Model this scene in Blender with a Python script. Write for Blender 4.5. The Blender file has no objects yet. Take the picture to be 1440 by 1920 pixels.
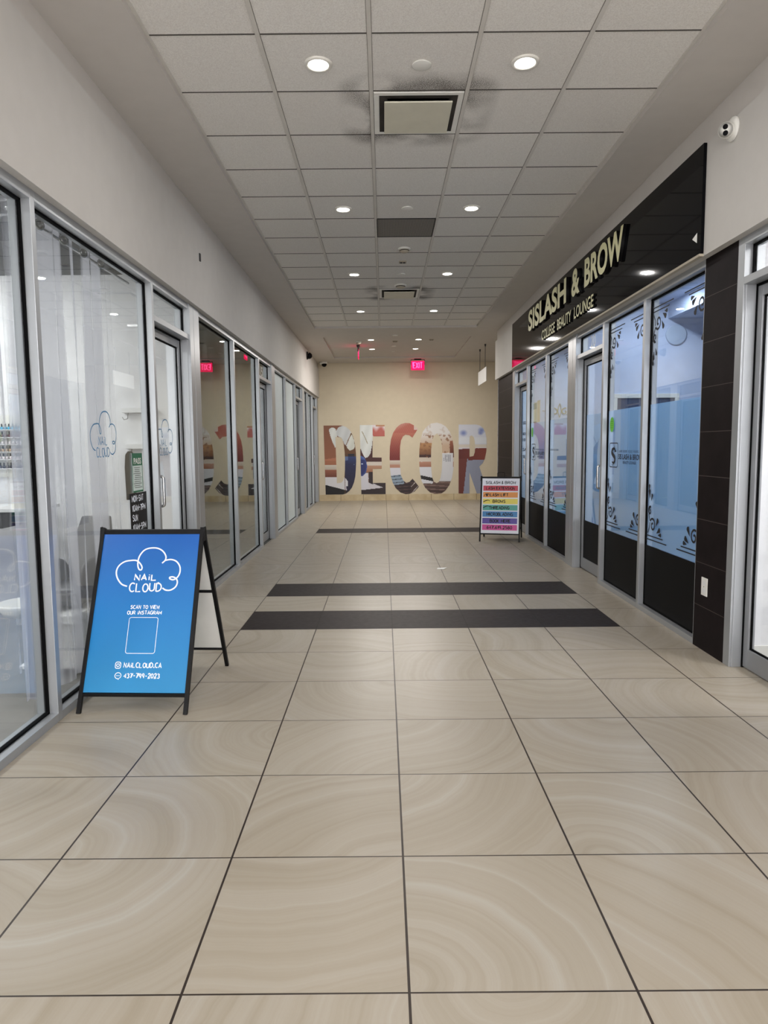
import bpy, math, random
from mathutils import Vector, Matrix
random.seed(7)
sc = bpy.context.scene
# ------------------------------------------------------------------ camera
F_PX = 1281.37
PITCH, YAW, ROLL = .0959, -.0005, -.009
cam_d = bpy.data.cameras.new('camera'); cam = bpy.data.objects.new('camera', cam_d)
sc.collection.objects.link(cam); sc.camera = cam
cam_d.sensor_fit = 'VERTICAL'; cam_d.sensor_height = 24.0; cam_d.lens = F_PX / 1920 * 24.0
cam_d.clip_start = .05; cam_d.clip_end = 100
_r = Vector((math.cos(YAW), -math.sin(YAW), 0)); _f0 = Vector((math.sin(YAW), math.cos(YAW), 0))
_f = _f0 * math.cos(PITCH) - Vector((0, 0, 1)) * math.sin(PITCH); _u = _r.cross(_f)
_r2 = _r * math.cos(ROLL) + _u * math.sin(ROLL); _u2 = _u * math.cos(ROLL) - _r * math.sin(ROLL)
cam.matrix_world = Matrix(((_r2.x, _u2.x, -_f.x, 0), (_r2.y, _u2.y, -_f.y, 0), (_r2.z, _u2.z, -_f.z, 1.459), (0, 0, 0, 1)))
# ------------------------------------------------------------------ world, exposure
w = bpy.data.worlds.new('world'); sc.world = w; w.use_nodes = True
w.node_tree.nodes['Background'].inputs[0].default_value = (1, .975, .985, 1)
w.node_tree.nodes['Background'].inputs[1].default_value = 7.0
sc.view_settings.view_transform = 'Standard'; sc.view_settings.look = 'None'
sc.view_settings.gamma = 1; sc.view_settings.exposure = 0.0; sc.view_settings.use_curve_mapping = False
sc.cycles.transparent_max_bounces = 24; sc.cycles.max_bounces = 10; sc.cycles.sample_clamp_indirect = 6
DOWN_W = 10       # watts of one corridor downlight
FAR_W = 40
SALON_W = 32      # watts of one added salon ceiling panel, out of view
LOUNGE_W = 22
NEXT_W = 52

def area(name, loc, size, watts, col=(1, 1, 1), shape='SQUARE', spread=math.pi, size_y=None, rot=(0, 0, 0)):
    l = bpy.data.lights.new(name, 'AREA'); l.energy = watts; l.size = size; l.shape = shape; l.color = col; l.spread = spread
    if size_y: l.shape = 'RECTANGLE'; l.size_y = size_y
    o = bpy.data.objects.new(name, l); o.location = loc; o.rotation_euler = rot; sc.collection.objects.link(o); return o
LX = (-.367, .855)
for y in (-2.0, -.7, 1.79, 4.27, 6.75, 9.23, 11.69):
    for x in LX:
        area('downlight_glow', (x, y, 3.668), .11, DOWN_W * (1.05 if y > 8 else 1), (1, .97, .95), 'DISK')
for y in (14.73, 16.11):
    for x in (-.25, .755):
        area('downlight_glow', (x, y, 3.655), .11, FAR_W, (1, .955, .90), 'DISK')
for x, y in ((-3.9, 2.0), (-3.9, 3.6), (-3.6, 5.3)):
    area('salon_fill_light', (x, y, 3.19), .56, SALON_W, (.95, .97, 1))  # added fill lamps, out of view, that brighten the salon
LOUNGE = [(3.05, 5.5), (3.05, 6.6), (3.05, 7.5), (3.2, 9.2), (3.2, 10.2), (3.2, 11.2)]
for x, y in LOUNGE: area('lounge_light', (x, y, 3.088), .12, LOUNGE_W * .62, (.74, .85, 1) if y < 8 else (.80, .91, 1), 'DISK')
area('next_fill_light', (3.5, 3.2, 3.04), .56, NEXT_W, (1, .95, .97))  # added fill lamp, out of view, that brightens the near right shop

# ------------------------------------------------------------------ helpers
def lin(c):
    return c / 12.92 if c <= .04045 else ((c + .055) / 1.055) ** 2.4
def rgb(r, g, b):
    return (lin(r / 255), lin(g / 255), lin(b / 255), 1)
class NT:
    def __init__(s, name):
        s.m = bpy.data.materials.new(name); s.m.use_nodes = True; s.t = s.m.node_tree; s.t.nodes.clear()
        s.out = s.t.nodes.new('ShaderNodeOutputMaterial')
    def n(s, typ, **kw):
        nd = s.t.nodes.new(typ)
        for k, v in kw.items(): setattr(nd, k, v)
        return nd
    def l(s, a, b): s.t.links.new(a, b)
    def val(s, sock, v):
        if hasattr(v, 'is_linked') or hasattr(v, 'links'): s.l(v, sock)
        else: sock.default_value = v
    def math(s, op, a, b=0.0, c=None):
        nd = s.n('ShaderNodeMath', operation=op); s.val(nd.inputs[0], a); s.val(nd.inputs[1], b)
        if c is not None: s.val(nd.inputs[2], c)
        return nd.outputs[0]
    def mix(s, f, a, b):
        nd = s.n('ShaderNodeMix', data_type='RGBA'); s.val(nd.inputs[0], f); s.val(nd.inputs[6], a); s.val(nd.inputs[7], b)
        return nd.outputs[2]
    def ramp(s, f, stops):
        nd = s.n('ShaderNodeValToRGB'); cr = nd.color_ramp
        while len(cr.elements) < len(stops): cr.elements.new(.5)
        for e, (p, c) in zip(cr.elements, stops): e.position = p; e.color = c
        s.l(f, nd.inputs[0]); return nd.outputs[0]
    def prin(s, col, rough=.5, metal=0.0, **kw):
        b = s.n('ShaderNodeBsdfPrincipled'); s.val(b.inputs['Base Color'], col); s.val(b.inputs['Roughness'], rough)
        s.val(b.inputs['Metallic'], metal)
        for k, v in kw.items(): s.val(b.inputs[k], v)
        return b
def mat(name, c, rough=.5, metal=0.0, noise=.04, nscale=8.0, bump=0.0, bscale=200.0, **kw):
    t = NT(name); col = rgb(*c)
    tc = t.n('ShaderNodeTexCoord'); nz = t.n('ShaderNodeTexNoise'); nz.inputs['Scale'].default_value = nscale; nz.inputs['Detail'].default_value = 3
    t.l(tc.outputs['Object'], nz.inputs['Vector'])
    lo = tuple(x * (1 - noise) for x in col[:3]) + (1,); hi = tuple(min(1, x * (1 + noise)) for x in col[:3]) + (1,)
    cc = t.ramp(nz.outputs[0], [(.3, lo), (.7, hi)])
    b = t.prin(cc, rough, metal, **kw)
    if bump:
        n2 = t.n('ShaderNodeTexNoise'); n2.inputs['Scale'].default_value = bscale; n2.inputs['Detail'].default_value = 2
        t.l(tc.outputs['Object'], n2.inputs['Vector'])
        bp = t.n('ShaderNodeBump'); bp.inputs['Strength'].default_value = bump; bp.inputs['Distance'].default_value = .002
        t.l(n2.outputs[0], bp.inputs['Height']); t.l(bp.outputs[0], b.inputs['Normal'])
    t.l(b.outputs[0], t.out.inputs[0]); return t.m
def emit(name, c, k):
    t = NT(name); e = t.n('ShaderNodeEmission'); e.inputs[0].default_value = rgb(*c); e.inputs[1].default_value = k
    t.l(e.outputs[0], t.out.inputs[0]); return t.m
def glass(name, tint=(250, 252, 252), f0=.045, smudge=0.0, rough=.0):
    t = NT(name); g = t.n('ShaderNodeNewGeometry'); d = t.n('ShaderNodeVectorMath', operation='DOT_PRODUCT')
    t.l(g.outputs['Incoming'], d.inputs[0]); t.l(g.outputs['Normal'], d.inputs[1])
    c = t.math('ABSOLUTE', d.outputs['Value']); p = t.math('POWER', t.math('SUBTRACT', 1.0, c), 5.0)
    f = t.math('MULTIPLY_ADD', p, 1 - f0, f0)
    tr = t.n('ShaderNodeBsdfTransparent'); tr.inputs[0].default_value = rgb(*tint)
    gl = t.n('ShaderNodeBsdfGlossy'); gl.inputs['Roughness'].default_value = rough; gl.inputs[0].default_value = (.95, .97, .97, 1)
    mx = t.n('ShaderNodeMixShader'); t.l(f, mx.inputs[0]); t.l(tr.outputs[0], mx.inputs[1]); t.l(gl.outputs[0], mx.inputs[2])
    last = mx
    if smudge:
        tc = t.n('ShaderNodeTexCoord'); nz = t.n('ShaderNodeTexNoise'); nz.inputs['Scale'].default_value = 5; nz.inputs['Detail'].default_value = 6
        t.l(tc.outputs['Object'], nz.inputs[0])
        df = t.n('ShaderNodeBsdfDiffuse'); df.inputs[0].default_value = (.6, .62, .62, 1)
        m2 = t.n('ShaderNodeMixShader'); t.l(t.math('MULTIPLY', t.math('MAXIMUM', t.math('SUBTRACT', nz.outputs[0], .42), 0.0), smudge), m2.inputs[0])
        t.l(mx.outputs[0], m2.inputs[1]); t.l(df.outputs[0], m2.inputs[2]); last = m2
    t.l(last.outputs[0], t.out.inputs[0]); return t.m
def sheer(name, c, transp, transl=.5, pleat=0.0):
    t = NT(name); tr = t.n('ShaderNodeBsdfTransparent'); df = t.n('ShaderNodeBsdfDiffuse'); tl = t.n('ShaderNodeBsdfTranslucent')
    df.inputs[0].default_value = rgb(*c); tl.inputs[0].default_value = rgb(*c)
    a = t.n('ShaderNodeMixShader'); a.inputs[0].default_value = transl; t.l(df.outputs[0], a.inputs[1]); t.l(tl.outputs[0], a.inputs[2])
    b = t.n('ShaderNodeMixShader'); b.inputs[0].default_value = transp; t.l(a.outputs[0], b.inputs[1]); t.l(tr.outputs[0], b.inputs[2])
    if pleat:
        tc = t.n('ShaderNodeTexCoord'); mp = t.n('ShaderNodeMapping'); mp.inputs['Scale'].default_value = (0, 9, .25); t.l(tc.outputs['Object'], mp.inputs[0])
        nz = t.n('ShaderNodeTexNoise'); nz.inputs['Scale'].default_value = 1.0; nz.inputs['Detail'].default_value = 1; t.l(mp.outputs[0], nz.inputs[0])
        q = t.n('ShaderNodeMapRange'); q.inputs[1].default_value = .45; q.inputs[2].default_value = .53; q.inputs[3].default_value = transp - pleat; q.inputs[4].default_value = transp + pleat
        t.l(nz.outputs[0], q.inputs[0]); t.l(q.outputs[0], b.inputs[0])
    t.l(b.outputs[0], t.out.inputs[0]); return t.m

class MB:
    """collects shapes in world (or local) coordinates"""
    def __init__(s): s.v = []; s.f = []; s.mi = []
    def add(s, vs, fs, mi=0):
        b = len(s.v); s.v += [tuple(v) for v in vs]; s.f += [tuple(b + i for i in f) for f in fs]; s.mi += [mi] * len(fs); return s
    def box(s, x0, x1, y0, y1, z0, z1, mi=0):
        x0, x1 = min(x0, x1), max(x0, x1); y0, y1 = min(y0, y1), max(y0, y1); z0, z1 = min(z0, z1), max(z0, z1)
        return s.add([(x, y, z) for x in (x0, x1) for y in (y0, y1) for z in (z0, z1)],
                     [(0, 1, 3, 2), (4, 6, 7, 5), (0, 4, 5, 1), (2, 3, 7, 6), (0, 2, 6, 4), (1, 5, 7, 3)], mi)
    def beam(s, a, b, w, t=None, up=(0, 0, 1), mi=0):
        """square bar from a to b"""
        a = Vector(a); b = Vector(b); t = t or w; d = (b - a).normalized(); sd = d.cross(Vector(up))
        if sd.length < 1e-4: sd = d.cross(Vector((1, 0, 0)))
        sd.normalize(); uu = sd.cross(d).normalized()
        vs = [p + sd * (i * w / 2) + uu * (j * t / 2) for p in (a, b) for i, j in ((-1, -1), (1, -1), (1, 1), (-1, 1))]
        return s.add(vs, [(0, 3, 2, 1), (4, 5, 6, 7), (0, 1, 5, 4), (1, 2, 6, 5), (2, 3, 7, 6), (3, 0, 4, 7)], mi)
    def tube(s, pts, r, n=10, mi=0, cap=True):
        pts = [Vector(p) for p in pts]; rs = r if isinstance(r, (list, tuple)) else [r] * len(pts); prev = None; base = len(s.v); vs = []; fs = []
        for i, p in enumerate(pts):
            d = (pts[min(i + 1, len(pts) - 1)] - pts[max(i - 1, 0)]).normalized()
            if prev is None:
                sd = d.cross(Vector((0, 0, 1)));
                if sd.length < 1e-3: sd = Vector((1, 0, 0))
            else: sd = prev - d * prev.dot(d)
            sd.normalize(); prev = sd; up = d.cross(sd)
            for k in range(n):
                a = 2 * math.pi * k / n; vs.append(p + (sd * math.cos(a) + up * math.sin(a)) * rs[i])
        for i in range(len(pts) - 1):
            for k in range(n): fs.append((i * n + k, i * n + (k + 1) % n, (i + 1) * n + (k + 1) % n, (i + 1) * n + k))
        if cap: fs += [tuple(range(n))[::-1], tuple((len(pts) - 1) * n + k for k in range(n))]
        return s.add(vs, fs, mi)
    def lathe(s, c, prof, n=24, axis=(0, 0, 1), mi=0):
        """prof: list of (radius, height along axis)"""
        ax = Vector(axis).normalized(); u = ax.orthogonal().normalized(); w_ = ax.cross(u); c = Vector(c); vs = []; fs = []
        for r, h in prof:
            for k in range(n):
                a = 2 * math.pi * k / n; vs.append(c + ax * h + (u * math.cos(a) + w_ * math.sin(a)) * max(r, 1e-5))
        for i in range(len(prof) - 1):
            for k in range(n): fs.append((i * n + k, i * n + (k + 1) % n, (i + 1) * n + (k + 1) % n, (i + 1) * n + k))
        fs += [tuple(range(n))[::-1], tuple((len(prof) - 1) * n + k for k in range(n))]
        return s.add(vs, fs, mi)
    def poly(s, pts, P, mi=0):
        return s.add([P(u, v) for u, v in pts], [tuple(range(len(pts)))], mi)
    def ribbon(s, pts, wd, P, mi=0, closed=False):
        """flat stroke of width wd along the 2D polyline pts; wd may be a list"""
        if closed: pts = pts + [pts[0]]
        n = len(pts); ws = wd if isinstance(wd, (list, tuple)) else [wd] * n; vs = []; L = []
        for i, (x, y) in enumerate(pts):
            x0, y0 = pts[max(i - 1, 0)]; x1, y1 = pts[min(i + 1, n - 1)]
            if closed and i in (0, n - 1): x0, y0 = pts[n - 2]; x1, y1 = pts[1]
            dx, dy = x1 - x0, y1 - y0; l = math.hypot(dx, dy) or 1; nx, ny = -dy / l, dx / l; h = ws[i] / 2
            if 0 < i < n - 1:
                ax, ay = x - x0, y - y0; la = math.hypot(ax, ay) or 1; c = abs((-ay / la) * nx + (ax / la) * ny); h = h / max(c, .45)
            vs += [P(x + nx * h, y + ny * h), P(x - nx * h, y - ny * h)]
        return s.add(vs, [(2 * i, 2 * i + 1, 2 * i + 3, 2 * i + 2) for i in range(n - 1)], mi)
def link(o):
    sc.collection.objects.link(o); return o
def wloc(p):
    v = Vector((0, 0, 0))
    while p is not None: v += p.location; p = p.parent
    return v
def obj(name, mb, m, parent=None, local=False, smooth=False, bevel=0.0, origin=None, label=None, subsurf=0, kind=None):
    """link the collected shapes as ONE mesh object; world coordinates unless local"""
    off = Vector((0, 0, 0))
    if parent is not None and not local: off = wloc(parent)
    if parent is None and origin is not None: off = Vector(origin)
    me = bpy.data.meshes.new(name); me.from_pydata([tuple(Vector(v) - off) for v in mb.v], [], mb.f)
    ms = m if isinstance(m, (list, tuple)) else [m]
    for x in ms: me.materials.append(x)
    if len(ms) > 1: me.polygons.foreach_set('material_index', mb.mi)
    if smooth: me.polygons.foreach_set('use_smooth', [True] * len(me.polygons))
    me.update(); o = link(bpy.data.objects.new(name, me)); o.parent = parent
    if parent is None and origin is not None: o.location = origin
    if bevel:
        b = o.modifiers.new('bevel', 'BEVEL'); b.width = bevel; b.segments = 2; b.limit_method = 'ANGLE'; b.angle_limit = .6
    if subsurf:
        b = o.modifiers.new('sub', 'SUBSURF'); b.levels = subsurf; b.render_levels = subsurf
    if label: o['label'] = label
    if kind: o['kind'] = kind
    return o
def tag(o, label=None, cat=None, group=None, kind=None):
    if label: o['label'] = label
    if cat: o['category'] = cat
    if group: o['group'] = group
    if kind: o['kind'] = kind
    return o
def empty(name, loc, label=None, cat=None, group=None, kind=None, rotz=0, parent=None):
    o = link(bpy.data.objects.new(name, None)); o.location = loc; o.rotation_euler = (0, 0, rotz); o.empty_display_size = .1
    o.parent = parent; return tag(o, label, cat, group, kind)
def struct(name, mb, m, label=None, **kw):
    o = obj(name, mb, m, **kw); o['kind'] = 'structure'
    if label: o['label'] = label
    return o
def copy_tree(o, loc=None, parent=None, label=None):
    c = o.copy(); link(c); c.parent = parent
    if loc is not None: c.location = loc
    if label: c['label'] = label
    for ch in list(o.children): copy_tree(ch, None, c)
    return c
def smoothpts(pts, n=6, closed=False):
    out = []; N = len(pts); rng = N if closed else N - 1
    g = (lambda i: pts[i % N]) if closed else (lambda i: pts[min(max(i, 0), N - 1)])
    for i in range(rng):
        p0, p1, p2, p3 = g(i - 1), g(i), g(i + 1), g(i + 2)
        for k in range(n):
            t = k / n
            out.append(tuple(.5 * (2 * b + (c - a) * t + (2 * a - 5 * b + 4 * c - d) * t * t + (3 * b - a - 3 * c + d) * t ** 3) for a, b, c, d in zip(p0, p1, p2, p3)))
    if not closed: out.append(tuple(pts[-1]))
    return out
# one-stroke hand lettering: every glyph as polylines on a 4 wide, 6 high cell
def arc(cx, cy, rx, ry, a0, a1, n=10):
    return [(cx + rx * math.cos(math.radians(a0 + (a1 - a0) * i / n)), cy + ry * math.sin(math.radians(a0 + (a1 - a0) * i / n))) for i in range(n + 1)]
G = {
 'A': [[(0, 0), (2, 6), (4, 0)], [(.8, 2), (3.2, 2)]],
 'B': [[(0, 0), (0, 6)], [(0, 6), (2, 6)] + arc(2, 4.6, 1.4, 1.4, 90, -90) + [(0, 3.2)], [(1.8, 3.2)] + arc(2, 1.6, 1.8, 1.6, 90, -90) + [(0, 0)]],
 'C': [arc(2.2, 3, 2.2, 3, 50, 310, 14)], 'D': [[(0, 0), (0, 6), (1, 6)] + arc(1, 3, 3, 3, 90, -90, 12) + [(0, 0)]],
 'E': [[(4, 6), (0, 6), (0, 0), (4, 0)], [(0, 3), (3.2, 3)]], 'F': [[(4, 6), (0, 6), (0, 0)], [(0, 3), (3.2, 3)]],
 'G': [arc(2.2, 3, 2.2, 3, 50, 320, 14) + [(4, 2.6), (2.4, 2.6)]], 'H': [[(0, 0), (0, 6)], [(4, 0), (4, 6)], [(0, 3), (4, 3)]],
 'I': [[(.6, 0), (.6, 6)]], 'i': [[(.6, 0), (.6, 4)], [(.6, 5.2), (.7, 5.9)]], 'K': [[(0, 0), (0, 6)], [(3.8, 6), (0, 2.8), (4, 0)]],
 'L': [[(0, 6), (0, 0), (3.4, .2)]], 'M': [[(0, 0), (0, 6), (2.3, 2), (4.6, 6), (4.6, 0)]], 'N': [[(0, 0), (0, 6), (4, 0), (4, 6)]],
 'O': [arc(2.1, 3, 2.1, 3, 90, 450, 18)], 'P': [[(0, 0), (0, 6), (2, 6)] + arc(2, 4.4, 1.7, 1.6, 90, -90) + [(0, 2.8)]],
 'R': [[(0, 0), (0, 6), (2, 6)] + arc(2, 4.5, 1.6, 1.5, 90, -90) + [(0, 3)], [(1.6, 3), (4, 0)]],
 'S': [smoothpts([(3.6, 5.2), (2.2, 6), (.6, 5.2), (.7, 3.8), (2.1, 3.1), (3.5, 2.2), (3.4, .8), (1.8, 0), (.1, .8)], 4)],
 'T': [[(0, 6), (4, 6)], [(2, 6), (2, 0)]], 'U': [[(0, 6), (0, 2)] + arc(2, 2, 2, 2, 180, 360) + [(4, 6)]], 'V': [[(0, 6), (2, 0), (4, 6)]],
 'W': [[(0, 6), (1.2, 0), (2.4, 4.6), (3.6, 0), (4.8, 6)]], 'X': [[(0, 0), (4, 6)], [(0, 6), (4, 0)]], 'Y': [[(0, 6), (2, 3), (4, 6)], [(2, 3), (2, 0)]],
 '&': [smoothpts([(4, .2), (1.2, 4.4), (1.6, 5.9), (2.8, 5.6), (2.6, 4.2), (.4, 2), (.6, .4), (2.2, 0), (3.8, 2.4)], 4)],
 '-': [[(.4, 3), (3, 3)]], '.': [[(.4, 0), (.9, 0), (.9, .5), (.4, .5), (.4, 0)]], ' ': [],
 '0': [arc(1.9, 3, 1.9, 3, 90, 450, 16)], '1': [[(.2, 4.8), (1.6, 6), (1.6, 0)]],
 '2': [smoothpts([(.2, 4.6), (1.4, 6), (3.4, 5.4), (3.2, 3.6), (.1, .1)], 4) + [(3.8, 0)]],
 '3': [smoothpts([(.2, 5.4), (2, 6), (3.4, 4.8), (2, 3.2)], 4), smoothpts([(2, 3.2), (3.7, 2), (2.6, .1), (.1, .5)], 4)],
 '4': [[(3, 0), (3, 6), (0, 2), (4, 2)]], '5': [[(3.6, 6), (.6, 6), (.4, 3.4)] + arc(1.8, 1.9, 1.8, 1.9, 120, -140, 10)],
 '6': [smoothpts([(3.2, 6), (.9, 4), (.2, 2), (1, .2), (2.8, .2), (3.6, 1.8), (2.6, 3.2), (.6, 2.6)], 4)], '7': [[(0, 6), (3.8, 6), (1.4, 0)]],
 '8': [arc(1.9, 4.5, 1.5, 1.5, 270, -90, 12), arc(1.9, 1.5, 1.9, 1.5, 90, 450, 12)], '9': [arc(1.8, 4.3, 1.6, 1.7, 0, 360, 12), [(3.4, 4.3), (2.6, 0)]]}
def gw(c): return {' ': 2.2, 'I': 1.2, 'i': 1.2, '.': 1.3, '-': 3.4, 'M': 4.6, 'W': 4.8, '1': 2.2}.get(c, 4)
def strokes(mb, text, u0, u1, v0, v1, wd, P, jit=0.0, italic=0.0, mi=0):
    """write text so that it fills the rectangle u0..u1, v0..v1"""
    rnd = random.Random(hash(len(text)) + 3); tot = sum(gw(c) + 1.3 for c in text) - 1.3; sx = (u1 - u0) / tot; sy = (v1 - v0) / 6; x = 0
    for c in text:
        dy = rnd.uniform(-jit, jit) * 6; k = 1 + rnd.uniform(-jit, jit)
        for pl in G.get(c, []):
            pts = [(u0 + (x + px * k + italic * py) * sx, v0 + (py * k + dy) * sy) for px, py in pl]
            # square the ends off a little
            mb.ribbon(pts, wd, P, mi)
        x += gw(c) + 1.3
def txt(name, s, P0, right, up, height, width, m, parent=None, depth=0.0, bold=0.0, side=None, local=False, label=None):
    """built-in font lettering turned into a mesh: lower-left corner P0, cap height, total width"""
    cu = bpy.data.curves.new(name, 'FONT'); cu.body = s; cu.size = 1; cu.offset = bold; cu.resolution_u = 4
    if depth: cu.extrude = .5
    to = link(bpy.data.objects.new(name, cu)); dg = bpy.context.evaluated_depsgraph_get(); dg.update()
    me = bpy.data.meshes.new_from_object(to.evaluated_get(dg)); bpy.data.objects.remove(to)
    xs = [v.co.x for v in me.vertices]; ys = [v.co.y for v in me.vertices]; x0, x1, y0, y1 = min(xs), max(xs), min(ys), max(ys)
    r = Vector(right).normalized(); u_ = Vector(up).normalized(); nrm = r.cross(u_); off = Vector((0, 0, 0)) if (local or parent is None) else wloc(parent); P0 = Vector(P0)
    for v in me.vertices:
        z = (v.co.z + .5) * depth if depth else 0
        v.co = P0 + r * ((v.co.x - x0) / (x1 - x0) * width) + u_ * ((v.co.y - y0) / (y1 - y0) * height) + nrm * z - off
    me.materials.clear(); me.materials.append(m)
    if side:
        me.materials.append(side); me.update()
        for p in me.polygons: p.material_index = 0 if abs(p.normal.dot(nrm)) > .7 else 1
    else: me.polygons.foreach_set('material_index', [0] * len(me.polygons))
    me.update(); o = link(bpy.data.objects.new(name, me)); o.parent = parent
    if label: o['label'] = label
    return o
# ------------------------------------------------------------------ materials
M = {}
M['wall'] = mat('warm_white_paint', (193, 190, 185), .85, noise=.02, bump=.15, bscale=300)
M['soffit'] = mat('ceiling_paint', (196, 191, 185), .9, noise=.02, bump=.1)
M['tan'] = mat('tan_paint', (206, 195, 172), .85, noise=.02, bump=.15)
M['alu'] = mat('brushed_aluminium', (168, 171, 174), .36, .55, noise=.03, nscale=3)
M['alu2'] = mat('dull_aluminium', (150, 152, 155), .42, .5, noise=.04, nscale=5)
M['gasket'] = mat('black_rubber', (6, 6, 7), .8, **{'Specular IOR Level': .1})
M['glass'] = glass('clear_glass'); M['glass_d'] = glass('dusty_glass', (205, 215, 212), .05, smudge=.25)
M['glass_g'] = glass('greenish_glass', (205, 218, 208), .045, smudge=.2)
M['steel'] = mat('satin_steel', (190, 190, 190), .25, .9)
M['black'] = mat('black_powder_coat', (12, 11, 12), .5, **{'Specular IOR Level': .25})
M['white'] = mat('white_plastic', (225, 224, 218), .45)
M['offwhite'] = mat('offwhite_laminate', (222, 222, 222), .5)
M['shopwall'] = mat('salon_white_wall', (228, 228, 230), .8)
M['loungewall'] = mat('lounge_pale_wall', (188, 200, 224), .8)
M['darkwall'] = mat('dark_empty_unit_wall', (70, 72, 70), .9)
M['kick'] = mat('black_vinyl', (9, 9, 10), .6, **{'Specular IOR Level': .12})
M['ink'] = mat('black_ink', (18, 18, 22), .6); M['wink'] = mat('white_ink', (235, 240, 248), .6)
M['blueink'] = mat('blue_vinyl', (34, 104, 146), .6)
M['trim'] = mat('beige_trim', (176, 166, 148), .7)
M['greyfloor'] = mat('grey_concrete_vinyl', (128, 126, 124), .5, noise=.15, nscale=3)
M['film'] = sheer('frosted_blue_film', (190, 226, 254), .12, .55)
M['curtain'] = sheer('sheer_white_voile', (206, 206, 214), .52, .5, .34)
M['paper'] = mat('pale_masking_paper', (196, 206, 208), .6, noise=.03)
M['dark'] = mat('charcoal', (38, 38, 40), .7)

def floor_mat():
    t = NT('floor_tiles'); tc = t.n('ShaderNodeTexCoord'); sp = t.n('ShaderNodeSeparateXYZ'); t.l(tc.outputs['Object'], sp.inputs[0])
    x = t.math('DIVIDE', t.math('SUBTRACT', sp.outputs[0], .0555), .6115); y = t.math('DIVIDE', t.math('SUBTRACT', sp.outputs[1], 1.700), .613)
    ix = t.math('FLOOR', x); iy = t.math('FLOOR', y); fx = t.math('FRACT', x); fy = t.math('FRACT', y)
    # joints
    gx = t.math('MINIMUM', fx, t.math('SUBTRACT', 1.0, fx)); gy = t.math('MINIMUM', fy, t.math('SUBTRACT', 1.0, fy))
    jx = t.math('LESS_THAN', gx, .0062); jy = t.math('LESS_THAN', gy, .0046); joint = t.math('MAXIMUM', jx, jy)
    # per tile random numbers
    cv = t.n('ShaderNodeCombineXYZ'); t.l(ix, cv.inputs[0]); t.l(iy, cv.inputs[1])
    wn = t.n('ShaderNodeTexWhiteNoise'); wn.noise_dimensions = '3D'; t.l(cv.outputs[0], wn.inputs[0])
    rs = t.n('ShaderNodeSeparateColor'); t.l(wn.outputs['Color'], rs.inputs[0])
    # swirls: rings about a random centre outside the tile
    ang = t.math('MULTIPLY', rs.outputs[0], 6.283); rad = t.math('MULTIPLY_ADD', rs.outputs[1], 1.2, .55)
    cx = t.math('MULTIPLY', t.math('COSINE', ang), rad); cy = t.math('MULTIPLY', t.math('SINE', ang), rad)
    dx = t.math('SUBTRACT', t.math('SUBTRACT', fx, .5), cx); dy = t.math('SUBTRACT', t.math('SUBTRACT', fy, .5), cy)
    cv2 = t.n('ShaderNodeCombineXYZ'); t.l(t.math('MULTIPLY_ADD', fx, 1.0, t.math('MULTIPLY', ix, 3.1)), cv2.inputs[0]); t.l(t.math('MULTIPLY_ADD', fy, 1.0, t.math('MULTIPLY', iy, 5.3)), cv2.inputs[1])
    nz = t.n('ShaderNodeTexNoise'); nz.inputs['Scale'].default_value = 1.6; nz.inputs['Detail'].default_value = 3; t.l(cv2.outputs[0], nz.inputs[0])
    d = t.math('SQRT', t.math('ADD', t.math('MULTIPLY', dx, dx), t.math('MULTIPLY', dy, dy)))
    d2 = t.math('MULTIPLY_ADD', nz.outputs[0], .16, d)
    cv3 = t.n('ShaderNodeCombineXYZ'); t.l(t.math('MULTIPLY', d2, 1.0), cv3.inputs[0]); t.l(t.math('MULTIPLY', rs.outputs[2], 37.0), cv3.inputs[1])
    n1 = t.n('ShaderNodeTexNoise'); n1.noise_dimensions = '2D'; n1.inputs['Scale'].default_value = 7.5; n1.inputs['Detail'].default_value = 7; n1.inputs['Roughness'].default_value = .68; t.l(cv3.outputs[0], n1.inputs[0])
    # stretch so that the second axis hardly varies inside a tile
    base = t.ramp(n1.outputs[0], [(.25, rgb(147, 138, 122)), (.48, rgb(158, 150, 136)), (.62, rgb(163, 156, 144)), (.80, rgb(171, 168, 160))])
    fine = t.n('ShaderNodeTexNoise'); fine.inputs['Scale'].default_value = 260; t.l(tc.outputs['Object'], fine.inputs[0])
    base = t.mix(t.math('MULTIPLY', fine.outputs[0], .16), base, rgb(150, 138, 118))
    tone = t.math('MULTIPLY_ADD', rs.outputs[1], .10, .0); base = t.mix(tone, base, rgb(160, 142, 116))
    # dark bands: rows 6, 8 and 16, columns -2 .. 2
    def eq(a, v): return t.math('COMPARE', a, v, .1)
    row = t.math('MAXIMUM', t.math('MAXIMUM', eq(iy, 6.0), eq(iy, 8.0)), eq(iy, 16.0))
    col = t.math('MULTIPLY', t.math('GREATER_THAN', ix, -2.5), t.math('LESS_THAN', ix, 2.5))
    band = t.math('MULTIPLY', row, col)
    dk = t.mix(nz.outputs[0], rgb(34, 29, 29), rgb(48, 42, 42))
    c = t.mix(band, base, dk); jc = t.mix(band, rgb(44, 34, 27), rgb(30, 26, 24)); c = t.mix(joint, c, jc)
    # scuffs
    sc_ = t.n('ShaderNodeTexNoise'); sc_.inputs['Scale'].default_value = 22; sc_.inputs['Detail'].default_value = 4; t.l(tc.outputs['Object'], sc_.inputs[0])
    c = t.mix(t.math('MULTIPLY', t.math('GREATER_THAN', sc_.outputs[0], .80), .5), c, rgb(96, 86, 74))
    rough = t.math('MULTIPLY_ADD', sc_.outputs[0], .12, .30)
    b = t.prin(c, t.math('MULTIPLY_ADD', band, .14, rough)); t.l(t.math('MULTIPLY_ADD', band, -.26, .38), b.inputs['Specular IOR Level'])
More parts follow.
